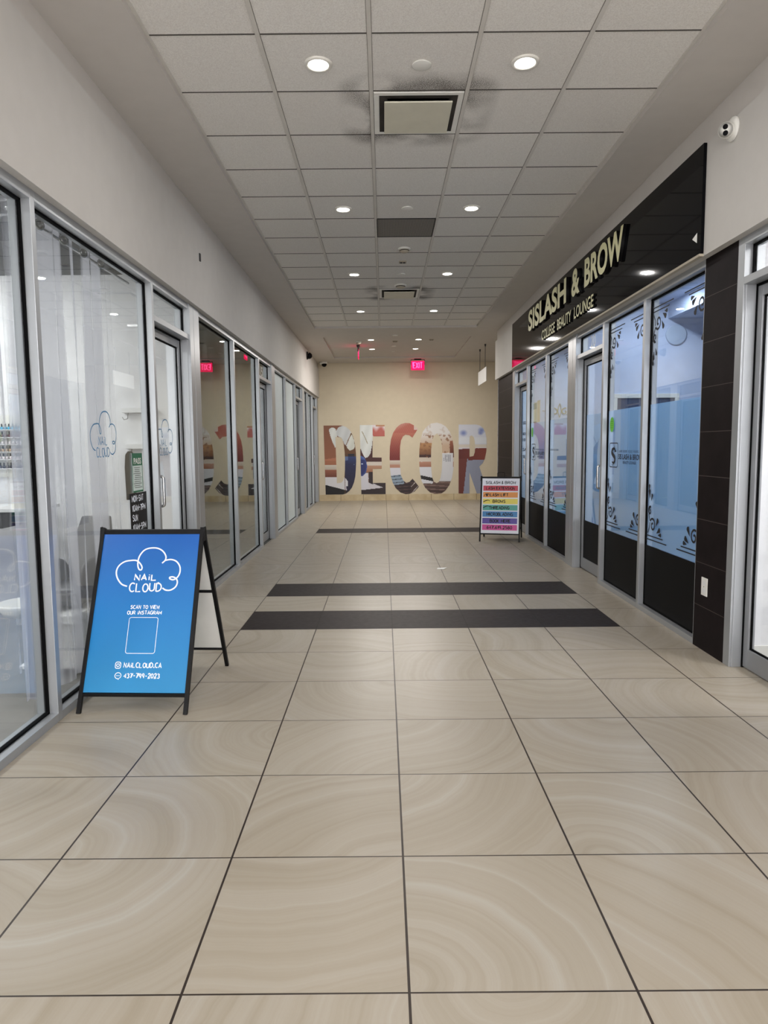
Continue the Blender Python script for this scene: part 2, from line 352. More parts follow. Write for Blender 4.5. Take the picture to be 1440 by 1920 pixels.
    bp = t.n('ShaderNodeBump'); bp.inputs['Distance'].default_value = .002; bp.inputs['Strength'].default_value = .35; t.l(t.math('SUBTRACT', 1.0, joint), bp.inputs['Height']); t.l(bp.outputs[0], b.inputs['Normal'])
    t.l(b.outputs[0], t.out.inputs[0]); return t.m
M['floor'] = floor_mat()
DIFF = [(.245, 4.886), (.255, 10.375)]
def ceil_mat():
    t = NT('acoustic_tiles'); tc = t.n('ShaderNodeTexCoord'); sp = t.n('ShaderNodeSeparateXYZ'); t.l(tc.outputs['Object'], sp.inputs[0])
    nz = t.n('ShaderNodeTexNoise'); nz.inputs['Scale'].default_value = 150; nz.inputs['Detail'].default_value = 4; t.l(tc.outputs['Object'], nz.inputs[0])
    base = t.ramp(nz.outputs[0], [(.3, rgb(214, 210, 204)), (.55, rgb(228, 225, 219)), (.7, rgb(234, 232, 227))])
    x = t.math('FLOOR', t.math('DIVIDE', t.math('ADD', sp.outputs[0], .0598), .611)); y = t.math('FLOOR', t.math('DIVIDE', t.math('SUBTRACT', sp.outputs[1], 3.971), .61))
    cv = t.n('ShaderNodeCombineXYZ'); t.l(x, cv.inputs[0]); t.l(y, cv.inputs[1]); wn = t.n('ShaderNodeTexWhiteNoise'); t.l(cv.outputs[0], wn.inputs[0])
    base = t.mix(t.math('MULTIPLY', wn.outputs['Value'], .14), base, rgb(180, 168, 160))
    # soot blown out of the two supply diffusers: dark specks that stain the tiles round them
    n2 = t.n('ShaderNodeTexNoise'); n2.inputs['Scale'].default_value = 190; n2.inputs['Detail'].default_value = 3; t.l(tc.outputs['Object'], n2.inputs[0])
    n3 = t.n('ShaderNodeTexNoise'); n3.inputs['Scale'].default_value = 3.2; n3.inputs['Detail'].default_value = 2; t.l(tc.outputs['Object'], n3.inputs[0])
    tot = None
    for cx, cy in DIFF:
        qx = t.math('MAXIMUM', t.math('SUBTRACT', t.math('ABSOLUTE', t.math('SUBTRACT', sp.outputs[0], cx)), .30), 0.0)
        qy = t.math('MAXIMUM', t.math('SUBTRACT', t.math('ABSOLUTE', t.math('SUBTRACT', sp.outputs[1], cy)), .30), 0.0)
        dd = t.math('SQRT', t.math('ADD', t.math('MULTIPLY', qx, qx), t.math('MULTIPLY', qy, qy)))
        f = t.math('MAXIMUM', t.math('SUBTRACT', 1.0, t.math('DIVIDE', dd, .24)), 0.0)
        tot = f if tot is None else t.math('MAXIMUM', tot, f)
    amt = t.math('MULTIPLY', t.math('MULTIPLY', tot, t.math('MULTIPLY_ADD', n3.outputs[0], 4.4, -1.65)), t.math('MULTIPLY_ADD', n2.outputs[0], 6.5, -2.2))
    nd = t.n('ShaderNodeClamp'); t.l(amt, nd.inputs[0])
    c = t.mix(t.math('MULTIPLY', nd.outputs[0], .8), base, rgb(62, 52, 44))
    b = t.prin(c, .95); bp = t.n('ShaderNodeBump'); bp.inputs['Distance'].default_value = .002; bp.inputs['Strength'].default_value = .5; t.l(nz.outputs[0], bp.inputs['Height']); t.l(bp.outputs[0], b.inputs['Normal'])
    t.l(b.outputs[0], t.out.inputs[0]); return t.m
M['ceil'] = ceil_mat()
def pier_mat():
    t = NT('dark_brown_porcelain'); tc = t.n('ShaderNodeTexCoord'); sp = t.n('ShaderNodeSeparateXYZ'); t.l(tc.outputs['Object'], sp.inputs[0])
    z = t.math('FRACT', t.math('DIVIDE', t.math('ADD', sp.outputs[2], .0), .308)); g = t.math('MINIMUM', z, t.math('SUBTRACT', 1.0, z)); j = t.math('LESS_THAN', g, .008)
    nz = t.n('ShaderNodeTexNoise'); nz.inputs['Scale'].default_value = 6; nz.inputs['Detail'].default_value = 5; t.l(tc.outputs['Object'], nz.inputs[0])
    c = t.mix(j, t.ramp(nz.outputs[0], [(.3, rgb(22, 17, 18)), (.7, rgb(30, 24, 25))]), rgb(74, 66, 64))
    b = t.prin(c, .5, **{'Specular IOR Level': .06}); t.l(b.outputs[0], t.out.inputs[0]); return t.m
M['pier'] = pier_mat()

# ------------------------------------------------------------------ shell
YB, YF = -3.0, 18.46
XL, XR = -1.71, 2.19           # faces of the white bulkheads
FL, FR = 1.76, 2.245           # front planes of the storefronts (left one is negative)
ZS, ZT = 3.67, 3.71            # soffit and lay-in tile heights
struct('floor', MB().box(-1.80, 2.36, YB, YF, -.06, 0).box(2.36, 6, 13.5, YF, -.06, 0), M['floor'])
b = MB(); b.box(-1.76, -1.28, YB, 13.12, ZS, 3.80); b.box(1.775, 2.26, YB, 13.12, ZS, 3.80)
b.box(-1.76, 2.26, 13.12, 14.2, ZS, 3.80); b.box(-1.76, 2.26, 17.5, YF, ZS, 3.80); b.box(-1.76, -1.22, 14.2, 17.5, ZS, 3.80); b.box(1.81, 2.26, 14.2, 17.5, ZS, 3.80)
b.box(-1.22, 1.81, 14.2, 17.5, 3.705, 3.80); b.box(2.26, 6.0, 13.4, YF, ZS, 3.80)
struct('ceiling', b, M['soffit'])
struct('ceiling', MB().box(-1.28, 1.775, YB, 13.12, ZT, 3.80), M['ceil'])
# suspended grid: wide runners along the corridor, thin cross joints
M['grid'] = mat('grid_steel', (205, 201, 194), .5); M['gap'] = mat('shadow_gap', (70, 66, 62), .9)
b = MB()
for i in range(-1, 3):
    x = -.0598 + i * .611; b.box(x - .012, x + .012, YB, 13.12, ZT - .007, ZT + .002, 0)
    for s_ in (-1, 1): b.box(x + s_ * .012 - .002, x + s_ * .012 + .002, YB, 13.12, ZT - .0015, ZT + .002, 1)
for j in range(-11, 15):
    y = 3.971 + j * .61
    for i in range(-2, 3):
        if j in (5, 6) and i == 0: continue
        x0 = -.0598 + i * .611 + .015; b.box(max(x0, -1.279), min(x0 + .581, 1.774), y - .004, y + .004, ZT - .003, ZT + .002, 1)
b.box(-1.28, -1.262, YB, 13.12, ZT - .004, ZT, 0); b.box(1.757, 1.775, YB, 13.12, ZT - .004, ZT, 0); b.box(-1.28, 1.775, 13.10, 13.12, ZT - .004, ZT, 0)
struct('trim_1', b, [M['grid'], M['gap']])
# left side above the shopfronts
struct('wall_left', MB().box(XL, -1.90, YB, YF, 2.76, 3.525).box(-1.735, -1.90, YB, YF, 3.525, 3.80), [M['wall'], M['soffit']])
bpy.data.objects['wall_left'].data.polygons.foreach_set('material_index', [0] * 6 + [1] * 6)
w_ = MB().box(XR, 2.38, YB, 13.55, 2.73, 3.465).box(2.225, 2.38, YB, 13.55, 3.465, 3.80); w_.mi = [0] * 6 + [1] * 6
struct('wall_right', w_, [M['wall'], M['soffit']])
struct('wall_far', MB().box(-1.9, 6, YF, YF + .12, 0, 3.8), M['tan'])
struct('wall_side', MB().box(2.38, 6, 13.43, 13.55, 0, 3.8).box(6, 6.1, 13.5, YF, 0, 3.8), M['wall'])
bt = NT('baseboard_tile'); tc = bt.n('ShaderNodeTexCoord'); sp = bt.n('ShaderNodeSeparateXYZ'); bt.l(tc.outputs['Object'], sp.inputs[0])
fx = bt.math('FRACT', bt.math('DIVIDE', bt.math('SUBTRACT', sp.outputs[0], .05), .6115)); gg = bt.math('MINIMUM', fx, bt.math('SUBTRACT', 1.0, fx))
nz = bt.n('ShaderNodeTexNoise'); nz.inputs['Scale'].default_value = 5; bt.l(tc.outputs['Object'], nz.inputs[0])
c = bt.mix(bt.math('LESS_THAN', gg, .008), bt.ramp(nz.outputs[0], [(.3, rgb(184, 164, 128)), (.7, rgb(204, 188, 154))]), rgb(110, 92, 66)); bp_ = bt.prin(c, .4); bt.l(bp_.outputs[0], bt.out.inputs[0])
struct('baseboard_far', MB().box(-1.76, 6, YF - .012, YF, 0, .165), bt.m)
# tiled piers on the right
struct('wall_right', MB().box(2.245, 2.38, 4.44, 4.88, 0, 2.73), M['pier']); struct('wall_right', MB().box(2.245, 2.38, 11.95, 13.50, 0, 2.73), M['pier'])
struct('trim_2', MB().box(2.238, 2.262, 13.50, 13.515, 0, 2.73), M['steel'])
struct('wall_right', MB().box(2.245, 2.38, YB, 2.4, 0, 2.73), M['wall']); struct('wall_left', MB().box(-1.76, -1.9, YB, .05, 0, 2.76), M['wall'])
# shop units behind the glass
struct('floor', MB().box(-5.2, -1.80, -.1, 6.45, -.06, -.002), M['greyfloor'])
struct('wall_salon', MB().box(-5.2, -1.9, 6.46, 6.56, 0, 3.05).box(-5.3, -5.2, -.1, 6.56, 0, 3.05).box(-5.2, -1.9, -.2, -.1, 0, 3.8), M['shopwall'])
struct('wall_salon', MB().box(-5.2, -1.9, 6.455, 6.56, 3.05, 3.8).box(-5.3, -5.2, -.1, 6.56, 3.05, 3.8), M['darkwall'])
struct('ceiling', MB().box(-5.3, -1.9, -.2, 6.56, 3.8, 3.9), M['darkwall'])
# dark unit
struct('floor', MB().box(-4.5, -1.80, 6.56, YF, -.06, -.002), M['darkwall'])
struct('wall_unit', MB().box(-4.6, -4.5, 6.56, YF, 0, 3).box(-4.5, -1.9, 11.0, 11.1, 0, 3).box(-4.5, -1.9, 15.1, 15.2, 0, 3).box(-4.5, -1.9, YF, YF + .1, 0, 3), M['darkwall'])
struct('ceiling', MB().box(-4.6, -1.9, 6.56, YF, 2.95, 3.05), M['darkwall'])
# lounge on the right
struct('floor', MB().box(2.36, 5.6, 2.2, 13.43, -.06, -.002), M['greyfloor'])
struct('wall_lounge', MB().box(5.5, 5.6, 4.5, 12.1, 0, 3.3).box(2.38, 5.5, 8.2, 8.3, 0, 3.3).box(2.38, 5.5, 12.0, 12.1, 0, 3.3).box(2.38, 5.5, 4.6, 4.72, 0, 3.3), M['loungewall'])
struct('ceiling', MB().box(2.38, 5.6, 4.5, 12.1, 3.1, 3.25), M['loungewall'])
# shop nearest on the right, pinkish white
struct('wall_shop', MB().box(4.4, 4.5, 2.0, 4.6, 0, 3.3).box(2.38, 4.5, 4.5, 4.595, 0, 3.3).box(2.38, 4.5, 1.9, 2.0, 0, 3.3), M['shopwall'])
struct('baseboard_shop', MB().box(2.38, 4.4, 4.485, 4.5, 0, .10), M['white'])
struct('ceiling', MB().box(2.38, 4.5, 1.9, 4.6, 3.1, 3.2), M['shopwall'])

# ------------------------------------------------------------------ shopfront bays
class Side:
    def __init__(s, sg, xf): s.sg = sg; s.xf = xf
    def x(s, d): return s.sg * (s.xf + d)
LS, RS = Side(-1, FL), Side(1, FR)
ZSILL, ZH0, ZTB0, ZTB1 = .045, 2.70, 2.44, 2.485
def frame_gasket(b, S, d0, d1, y0, y1, z0, z1, t=.009):
    b.box(S.x(d0), S.x(d1), y0, y0 + t, z0, z1); b.box(S.x(d0), S.x(d1), y1 - t, y1, z0, z1); b.box(S.x(d0), S.x(d1), y0, y1, z0, z0 + t); b.box(S.x(d0), S.x(d1), y0, y1, z1 - t, z1)
def window(n, S, y0, y1, mw, g, zh, label, near=0.0):
    """clear opening y0..y1, far mullion of width mw; g: glass material; zh: header top"""
    e = empty('window_%d' % n, (S.x(0), y0, 0), kind='structure', label=label)
    b = MB(); D = .115; zb = zh - .05
    b.box(S.x(0), S.x(D), y1, y1 + mw, 0, zh); b.box(S.x(0), S.x(D), y0, y1, 0, ZSILL); b.box(S.x(0), S.x(D), y0, y1, zb, zh)
    if near: b.box(S.x(0), S.x(D), y0 - near, y0, 0, zh)
    obj('window_frame', b, M['alu'], e, bevel=.002)
    b = MB(); frame_gasket(b, S, .047, .069, y0, y1, ZSILL, zb, .012); obj('gasket', b, M['gasket'], e)
    obj('pane', MB().box(S.x(.055), S.x(.061), y0 + .002, y1 - .002, ZSILL + .002, zb - .002), g, e)
    return e
def handle(parent, S, y, z0=1.0, z1=1.235):
    xa, xb = S.x(.083), S.x(-.012); r = .018
    pts = [(xa, y, z1), (xb - S.sg * -1 * r * 1.0, y, z1)] + [(xb + S.sg * r * (1 - math.sin(a)), y, z1 - r * (1 - math.cos(a))) for a in (math.pi / 6, math.pi / 3, math.pi / 2)]
    pts += [(xb, y, z0 + r)] + [(xb + S.sg * r * (1 - math.cos(a)), y, z0 + r * (1 - math.sin(a))) for a in (math.pi / 6, math.pi / 3, math.pi / 2)] + [(xa, y, z0)]
    return obj('door_handle', MB().tube(pts, .0115, 10), M['steel'], parent, smooth=True, label='satin steel pull handle')
def door(n, S, y0, y1, pw, g, zh, label, num=None):
    e = empty('door_%d' % n, (S.x(0), y0, 0), kind='structure', label=label)
    zb = zh - .05; P = -.012 if pw > .1 else 0.0; D = .13
    b = MB(); b.box(S.x(0), S.x(.115), y0, y1, zb, zh); b.box(S.x(0), S.x(.115), y0, y1, ZTB0, ZTB1)
    b.box(S.x(.015), S.x(.07), y1 - .006, y1, 0, ZTB0)
    if pw > .1:
        k = y1 + pw * .40; b.box(S.x(P), S.x(D), y1, k - .004, 0, zh); b.box(S.x(P + .012), S.x(D), k - .004, k + .004, 0, zh); b.box(S.x(P), S.x(D), k + .004, y1 + pw, 0, zh)
    else: b.box(S.x(0), S.x(D), y1, y1 + pw, 0, zh)
    obj('door_frame', b, M['alu'], e, bevel=.002)
    b = MB(); frame_gasket(b, S, .047, .069, y0, y1 - .006, ZTB1, zb, .011); b.box(S.x(.08), S.x(.10), y1 - .010, y1, 0, ZTB0); b.box(S.x(.08), S.x(.10), y0, y1, ZTB0 - .012, ZTB0); obj('gasket', b, M['gasket'], e)
    obj('transom_pane', MB().box(S.x(.055), S.x(.061), y0 + .002, y1 - .008, ZTB1 + .002, zb - .002), g, e)
    a0, a1 = y0 + .004, y1 - .014; L0, L1 = .084, .126; zt = ZTB0 - .016; st = .056
    b = MB(); b.box(S.x(L0), S.x(L1), a0, a0 + st, .01, zt); b.box(S.x(L0), S.x(L1), a1 - st, a1, .01, zt); b.box(S.x(L0), S.x(L1), a0 + st, a1 - st, .01, .135); b.box(S.x(L0), S.x(L1), a0 + st, a1 - st, zt - .065, zt)
    leaf = obj('door_leaf', b, M['alu2'], e, bevel=.002)
    b = MB(); frame_gasket(b, S, L0 + .012, L0 + .024, a0 + st, a1 - st, .135, zt - .065, .01); obj('gasket', b, M['gasket'], leaf)
    obj('door_pane', MB().box(S.x(L0 + .016), S.x(L0 + .021), a0 + st, a1 - st, .137, zt - .067), g, leaf)
    handle(leaf, S, a0 + .03)
    if num:
        yy = y0 + .38 if S.sg < 0 else y0 + .58
        txt('unit_number', num, (S.x(.0535), yy, ZTB1 + .035), (0, -S.sg, 0), (0, 0, 1), .13, .17, M['white'], e, label='white stick-on unit number')
    return e, leaf, (a0 + st, a1 - st, L0 + .0155)
HL, HR = 2.76, 2.73
window(1, LS, .10, 1.805, .045, M['glass'], HL, 'nail salon window pane nearest the camera, cut off by the left edge', near=.05)
window(2, LS, 1.85, 3.553, .045, M['glass'], HL, 'nail salon window with an open curtain and a gap showing polish shelves')
w2 = window(3, LS, 3.598, 5.338, .047, M['glass'], HL, 'nail salon window with a blue cloud decal and sheer curtain')
d1 = door(1, LS, 5.385, 6.33, .31, M['glass'], HL, 'nail salon glass door with a small blue cloud decal')
window(4, LS, 6.64, 8.20, .046, M['glass_d'], HL, 'dark empty shop window reflecting the red exit sign, nearer of two')
window(5, LS, 8.246, 9.82, .05, M['glass_d'], HL, 'dark empty shop window beside the door numbered 15')
d2 = door(2, LS, 9.87, 10.87, .31, M['glass_d'], HL, 'glass door numbered 15 of the dark empty shop', '15')
w5 = window(6, LS, 11.18, 12.47, .046, M['glass_g'], HL, 'window masked from inside with pale paper, nearer of two')
w6 = window(7, LS, 12.516, 13.85, .05, M['glass_g'], HL, 'window masked with pale paper beside the third left door')
d3 = door(3, LS, 13.90, 14.95, .35, M['glass_g'], HL, 'third glass door on the left, beyond the papered windows')
window(8, LS, 15.30, 16.12, .046, M['glass_g'], HL, 'narrow greenish window beyond the third left door')
window(9, LS, 16.166, 17.15, .05, M['glass_g'], HL, 'greenish window before the last left door')
d4 = door(4, LS, 17.20, 18.15, .30, M['glass_g'], HL, 'last glass door on the left, next to the tan end wall')
d5 = door(5, RS, 3.40, 4.36, .08, M['glass'], HR, 'glass door cut off by the right edge, bright room behind')
struct('trim_3', MB().box(2.245, 2.36, 2.4, 3.40, 0, 2.73), M['alu'])
R1 = window(10, RS, 4.888, 5.97, .05, M['glass'], HR, 'frosted beauty shop window nearest the dark tiled pier', near=.008)
R2 = window(11, RS, 6.02, 7.065, .055, M['glass'], HR, 'frosted beauty shop window with a green dot sticker and black shop logo')
d6 = door(6, RS, 7.12, 8.05, .33, M['glass'], HR, 'beauty shop glass door between the frosted windows', '20')
R4 = window(12, RS, 8.38, 9.54, .05, M['glass'], HR, 'frosted window just beyond the beauty shop door')
R5 = window(13, RS, 9.59, 10.79, .06, M['glass'], HR, 'frosted window holding a green permit notice')
d7 = door(7, RS, 10.85, 11.76, .19, M['glass'], HR, 'far right glass door with black opening hours lettering')
for e, y0, y1 in ((w5, 11.18, 12.47), (w6, 12.516, 13.85)):
    obj('paper_mask', MB().box(-(FL + .0535), -(FL + .0547), y0 + .012, y1 - .012, .058, 2.70), M['paper'], e, label='pale paper covering the glass')
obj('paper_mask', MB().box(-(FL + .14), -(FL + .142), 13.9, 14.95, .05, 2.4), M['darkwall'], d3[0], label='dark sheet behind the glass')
# frosted film, black kick panels and corner ornaments on the right hand glass
def RP(d):
    x = RS.x(d); return lambda u, v: (x, -u, v)        # u grows to the viewer's right
ZK, ZF = .577, 1.796
def spiral(cx, cy, r0, r1, a0, a1, n=18):
    return [(cx + (r0 + (r1 - r0) * i / n) * math.cos(a0 + (a1 - a0) * i / n), cy + (r0 + (r1 - r0) * i / n) * math.sin(a0 + (a1 - a0) * i / n)) for i in range(n + 1)]
def ornament(b, P, u, v, su, sv, k=1.08):
    """corner scroll growing from (u, v) towards su, sv"""
    Q = lambda a, c: P(u + su * a * k, v + sv * c * k)
    b.ribbon([(0, .020), (.40, .020)], .009, Q); b.ribbon([(0, .050), (.33, .050)], .009, Q)
    b.ribbon([(.012, 0), (.012, .36), (.010, .62)], [.010, .014, .003], Q)
    b.ribbon(spiral(.125, .140, .058, .010, 2.6, -5.4), .016, Q); b.ribbon([(.072, .172), (.050, .215), (.052, .265), (.075, .285)], .013, Q)
    b.ribbon(spiral(.066, .250, .038, .008, 1.1, 7.8), .014, Q); b.ribbon([(.03, .07), (.06, .11), (.072, .16)], .012, Q)
    for a, c, an, s_ in ((.205, .085, .5, 1.0), (.190, .135, 1.0, 1.0), (.235, .075, .1, .8), (.060, .345, 1.75, 1.0), (.040, .400, 1.5, .8), (.085, .330, 1.2, .8)):
        L = .078 * s_; W_ = .021 * s_; ca, sa = math.cos(an), math.sin(an)
        pl = [(a + ca * t * L - sa * w__ * W_, c + sa * t * L + ca * w__ * W_) for t, w__ in ((0, 0), (.45, .55), (.85, 1), (1, .5), (1, -.5), (.85, -1), (.45, -.55))]
        b.poly(pl, Q)
def film_set(e, y0, y1, d, zk0, full=False, orn=True, dz=.002):
    obj('kick_panel', MB().box(RS.x(d - .004), RS.x(d - .001), y0 + .001, y1 - .001, zk0, ZK), M['kick'], e, label='black vinyl band across the foot of the glass')
    obj('frosted_film', MB().box(RS.x(d + .007), RS.x(d + .008), y0 + .001, y1 - .001, ZK, 2.36 if full else ZF), M['film'], e, label='pale blue frosted film')
    if orn:
        b = MB(); P = RP(d - .0015); ul, ur = -y1 + .012, -y0 - .012
        ornament(b, P, ul, ZK + .035, 1, 1); ornament(b, P, ur, ZK + .035, -1, 1); ornament(b, P, ul, 2.62, 1, -1); ornament(b, P, ur, 2.62, -1, -1)
        obj('corner_ornament', b, M['ink'], e, label='black vinyl scroll ornament in each corner')
for e, y0, y1 in ((R1, 4.888, 5.97), (R2, 6.02, 7.065), (R4, 8.38, 9.54), (R5, 9.59, 10.79)): film_set(e, y0, y1, .055, ZSILL)
film_set(d6[1], d6[2][0], d6[2][1], d6[2][2], .138, orn=False); film_set(d7[1], d7[2][0], d7[2][1], d7[2][2], .138, full=True, orn=False)
def logo(e, ul, d=.0535, partial=False):
    P = RP(d); b = MB(); u0, u1, z0, z1, r = ul, ul + .245, 1.232, 1.470, .03
    if not partial:
        pts = arc(u1 - r, z1 - r, r, r, 0, 90, 5) + arc(u0 + r, z1 - r, r, r, 90, 180, 5) + arc(u0 + r, z0 + r, r, r, 180, 270, 5) + arc(u1 - r, z0 + r, r, r, 270, 360, 5)
        b.ribbon(pts, .009, P, closed=True)
        c_ = (u0 + u1) / 2
        S_ = smoothpts([(c_ + .055, 1.395), (c_ + .02, 1.415), (c_ - .035, 1.405), (c_ - .05, 1.375), (c_ - .01, 1.35), (c_ + .035, 1.325), (c_ + .035, 1.29), (c_ - .005, 1.272), (c_ - .045, 1.285)], 5)
        n_ = len(S_); b.ribbon(S_, [.012 + .030 * math.sin(math.pi * i / (n_ - 1)) for i in range(n_)], P)
        b.ribbon([(c_ + .02, 1.445), (c_ + .012, 1.405)], [.004, .026], P); b.poly([(c_ + .03, 1.41), (c_ + .085, 1.388), (c_ + .03, 1.378)], P)
        b.ribbon(smoothpts([(c_ + .0, 1.275), (c_ - .005, 1.255), (c_ - .03, 1.25), (c_ - .045, 1.262)], 4), .007, P)
        obj('shop_logo', b, M['ink'], e, label='black outlined box holding an S shaped emblem')
    x = RS.x(d)
    txt('shop_lettering', 'LASHES  BROWS  FACIALS  WAXING', (x, -(u1 + .03), 1.378), (0, -1, 0), (0, 0, 1), .024, .52, M['ink'], e)
    if not partial:
        txt('shop_lettering', 'SIS LASH & BROW', (x, -(u1 + .02), 1.312), (0, -1, 0), (0, 0, 1), .052, .62, M['ink'], e, bold=.02)
        txt('shop_lettering', 'BEAUTY LOUNGE', (x, -(u1 + .15), 1.272), (0, -1, 0), (0, 0, 1), .026, .34, M['ink'], e, bold=.012)
logo(R2, -6.985); logo(R5, -10.66); logo(R4, -9.62 + .03 - .245, partial=True)
# hours text on the far right door
P = RP(d7[2][2] - .0015)
for z, s_ in ((1.80, 'SISLASH'), (1.62, 'MON TO FRI'), (1.52, '10 - 7'), (1.36, 'SAT'), (1.24, 'SUN')):
    yy = d7[2][1] - .12; txt('door_lettering', s_, (RS.x(d7[2][2] - .0015), yy, z), (0, -1, 0), (0, 0, 1), .05, .52, M['ink'], d7[1], bold=.015)
# ------------------------------------------------------------------ A-frame boards
def aframe(name, loc, rot, W, H, front, rear, zb, zt, label, board_mat, seed, handle_top=False):
    e = empty(name, loc, label, 'sign', rotz=rot); t = .022; h = W / 2
    def F(z): return -front * (1 - z / H)
    def Rr(z): return rear * (1 - z / H)
    b = MB()
    for x in (-h + t / 2, h - t / 2): b.beam((x, F(0), 0), (x, F(H), H), t, up=(1, 0, 0))
    b.beam((-h + t, F(zt), zt), (h - t, F(zt), zt), t, .026); b.beam((-h + t, F(zb), zb), (h - t, F(zb), zb), t, .018)
    obj('front_frame', b, M['black'], e, local=True, bevel=.001)
    b = MB()
    for x in (-h + t / 2, h - t / 2): b.beam((x, Rr(0), 0), (x, Rr(H - .01) + .004, H - .01), t, up=(1, 0, 0))
    b.beam((-h + t, Rr(zt), zt), (h - t, Rr(zt), zt), t, .026); b.beam((-h + t, Rr(zb + .04), zb + .04), (h - t, Rr(zb + .04), zb + .04), t, .014); b.beam((-h + t, Rr(.57 * H), .57 * H), (h - t, Rr(.57 * H), .57 * H), t, .018)
    obj('rear_frame', b, M['black'], e, local=True, bevel=.001)
    for x in (-h - .003, h + .003):
        b = MB(); b.add([(x + dx, y, z) for dx in (-.003, .003) for y, z in ((-.030, H - .075), (.030, H - .075), (.012, H + .006), (-.012, H + .006))],
              [(0, 3, 2, 1), (4, 5, 6, 7), (0, 1, 5, 4), (1, 2, 6, 5), (2, 3, 7, 6), (3, 0, 4, 7)])
        obj('hinge_plate', b, M['black'], e, local=True)
    dz = Vector((0, front, H)).normalized(); nr = Vector((0, -H, front)).normalized()
    z0, z1 = zb + .01, zt - .013; L = (z1 - z0) / dz.z; hw = h - t
    def P(u, v, off=.0): q = Vector((u, F(z0), z0)) + dz * v + nr * off; return tuple(q)
    b = MB(); b.add([P(-hw, 0, .004), P(hw, 0, .004), P(hw, L, .004), P(-hw, L, .004), P(-hw, 0, -.002), P(hw, 0, -.002), P(hw, L, -.002), P(-hw, L, -.002)],
                    [(0, 1, 2, 3), (7, 6, 5, 4), (0, 4, 5, 1), (1, 5, 6, 2), (2, 6, 7, 3), (3, 7, 4, 0)])
    panel = obj('front_board', b, board_mat, e, local=True)
    dr = Vector((0, -rear, H)).normalized(); q0 = Vector((0, Rr(z0 + .04), z0 + .04)); L2 = L - .04; nn = Vector((0, H, rear)).normalized()
    pt = lambda u, v, o: tuple(q0 + Vector((u, 0, 0)) + dr * v + nn * o)
    b = MB(); b.add([pt(-hw, 0, .003), pt(hw, 0, .003), pt(hw, L2, .003), pt(-hw, L2, .003), pt(-hw, 0, -.003), pt(hw, 0, -.003), pt(hw, L2, -.003), pt(-hw, L2, -.003)],
                    [(3, 2, 1, 0), (4, 5, 6, 7), (1, 5, 4, 0), (2, 6, 5, 1), (3, 7, 6, 2), (0, 4, 7, 3)])
    obj('rear_board', b, M['white'], e, local=True)
    if handle_top:
        obj('carry_handle', MB().tube([(-.055, 0, H - .01), (-.055, 0, H + .045), (-.045, 0, H + .055), (.045, 0, H + .055), (.055, 0, H + .045), (.055, 0, H - .01)], .005, 8), M['black'], e, local=True)
    return e, panel, P, hw, L
# blue board: printed blue gradient
t = NT('printed_blue_board'); tc = t.n('ShaderNodeTexCoord'); sp = t.n('ShaderNodeSeparateXYZ'); t.l(tc.outputs['Object'], sp.inputs[0])
nz = t.n('ShaderNodeTexNoise'); nz.inputs['Scale'].default_value = 3; t.l(tc.outputs['Object'], nz.inputs[0])
c = t.ramp(t.math('MULTIPLY_ADD', nz.outputs[0], .08, t.math('ADD', sp.outputs[2], -.04)), [(0, rgb(40, 138, 190)), (.5, rgb(30, 118, 186)), (1, rgb(28, 88, 172))])
pb = t.prin(c, .35); t.l(pb.outputs[0], t.out.inputs[0])
e1, panel, P, hw, L = aframe('sandwich_board', (-1.385, 4.065, 0), math.radians(-2.6), .622, .985, .418, .425, .095, .962,
                             'blue A-frame nail salon sign with white cloud logo on the floor at left', t.m, 1)
def ZP(x, y):   # traced positions on the blue board turned into board coordinates
    v = (y - 160) / 1375; xl = 300 - 200 * v; xr = 1168 - 156 * v; uu = (x - xl) / (xr - xl); return (-hw + uu * 2 * hw, (1 - v) * L)
PP = lambda u, v: P(u, v, .0055)
C1 = [(500, 635), (450, 615), (412, 560), (405, 500), (430, 450), (480, 415), (540, 403), (590, 405), (622, 432), (638, 465), (630, 488), (612, 484), (601, 455), (603, 405), (622, 355), (662, 310), (715, 291), (780, 292), (828, 318), (855, 362), (850, 400), (820, 428)]
C2 = [(846, 404), (900, 395), (950, 412), (980, 458), (980, 510), (958, 553), (922, 576), (892, 570), (888, 556), (918, 552), (948, 570), (955, 605), (935, 643), (892, 668), (850, 668), (820, 650)]
b = MB()
for C_ in (C1, C2): b.ribbon(smoothpts([ZP(*p) for p in C_], 6), .0085, PP)
obj('cloud_logo', b, M['wink'], panel, local=True, label='white outlined cloud')
def line(b, s, x0, x1, ytop, ybot, wd, jit=.03, italic=.0, PPf=PP, Z=ZP):
    a = Z(x0, ybot); c_ = Z(x1, ybot); d_ = Z((x0 + x1) / 2, ytop); strokes(b, s, a[0], c_[0], a[1], d_[1], wd, PPf, jit, italic)
for s_, x0_, x1_, yt, yb_, wd_, j_ in (('NAiL', 568, 768, 530, 580, .0075, .05), ('CLOUD', 518, 805, 608, 680, .0075, .06), ('SCAN TO ViEW', 530, 788, 803, 832, .0042, .03),
        ('OUR iNSTAGRAM', 500, 806, 851, 880, .0042, .03), ('NAiLCLOUD.CA', 465, 802, 1292, 1330, .0052, .04), ('437-799-2023', 465, 785, 1380, 1416, .0052, .04)):
    b = MB(); line(b, s_, x0_, x1_, yt, yb_, wd_, j_); obj('lettering', b, M['wink'], panel, local=True, label='white handwritten lettering')
b = MB()
def rrect(x0, y0, x1, y1, r, Z=ZP):
    a = Z(x0, y1); c_ = Z(x1, y0); u0, v0, u1, v1 = a[0], a[1], c_[0], c_[1]
    return arc(u1 - r, v1 - r, r, r, 0, 90, 5) + arc(u0 + r, v1 - r, r, r, 90, 180, 5) + arc(u0 + r, v0 + r, r, r, 180, 270, 5) + arc(u1 - r, v0 + r, r, r, 270, 360, 5)
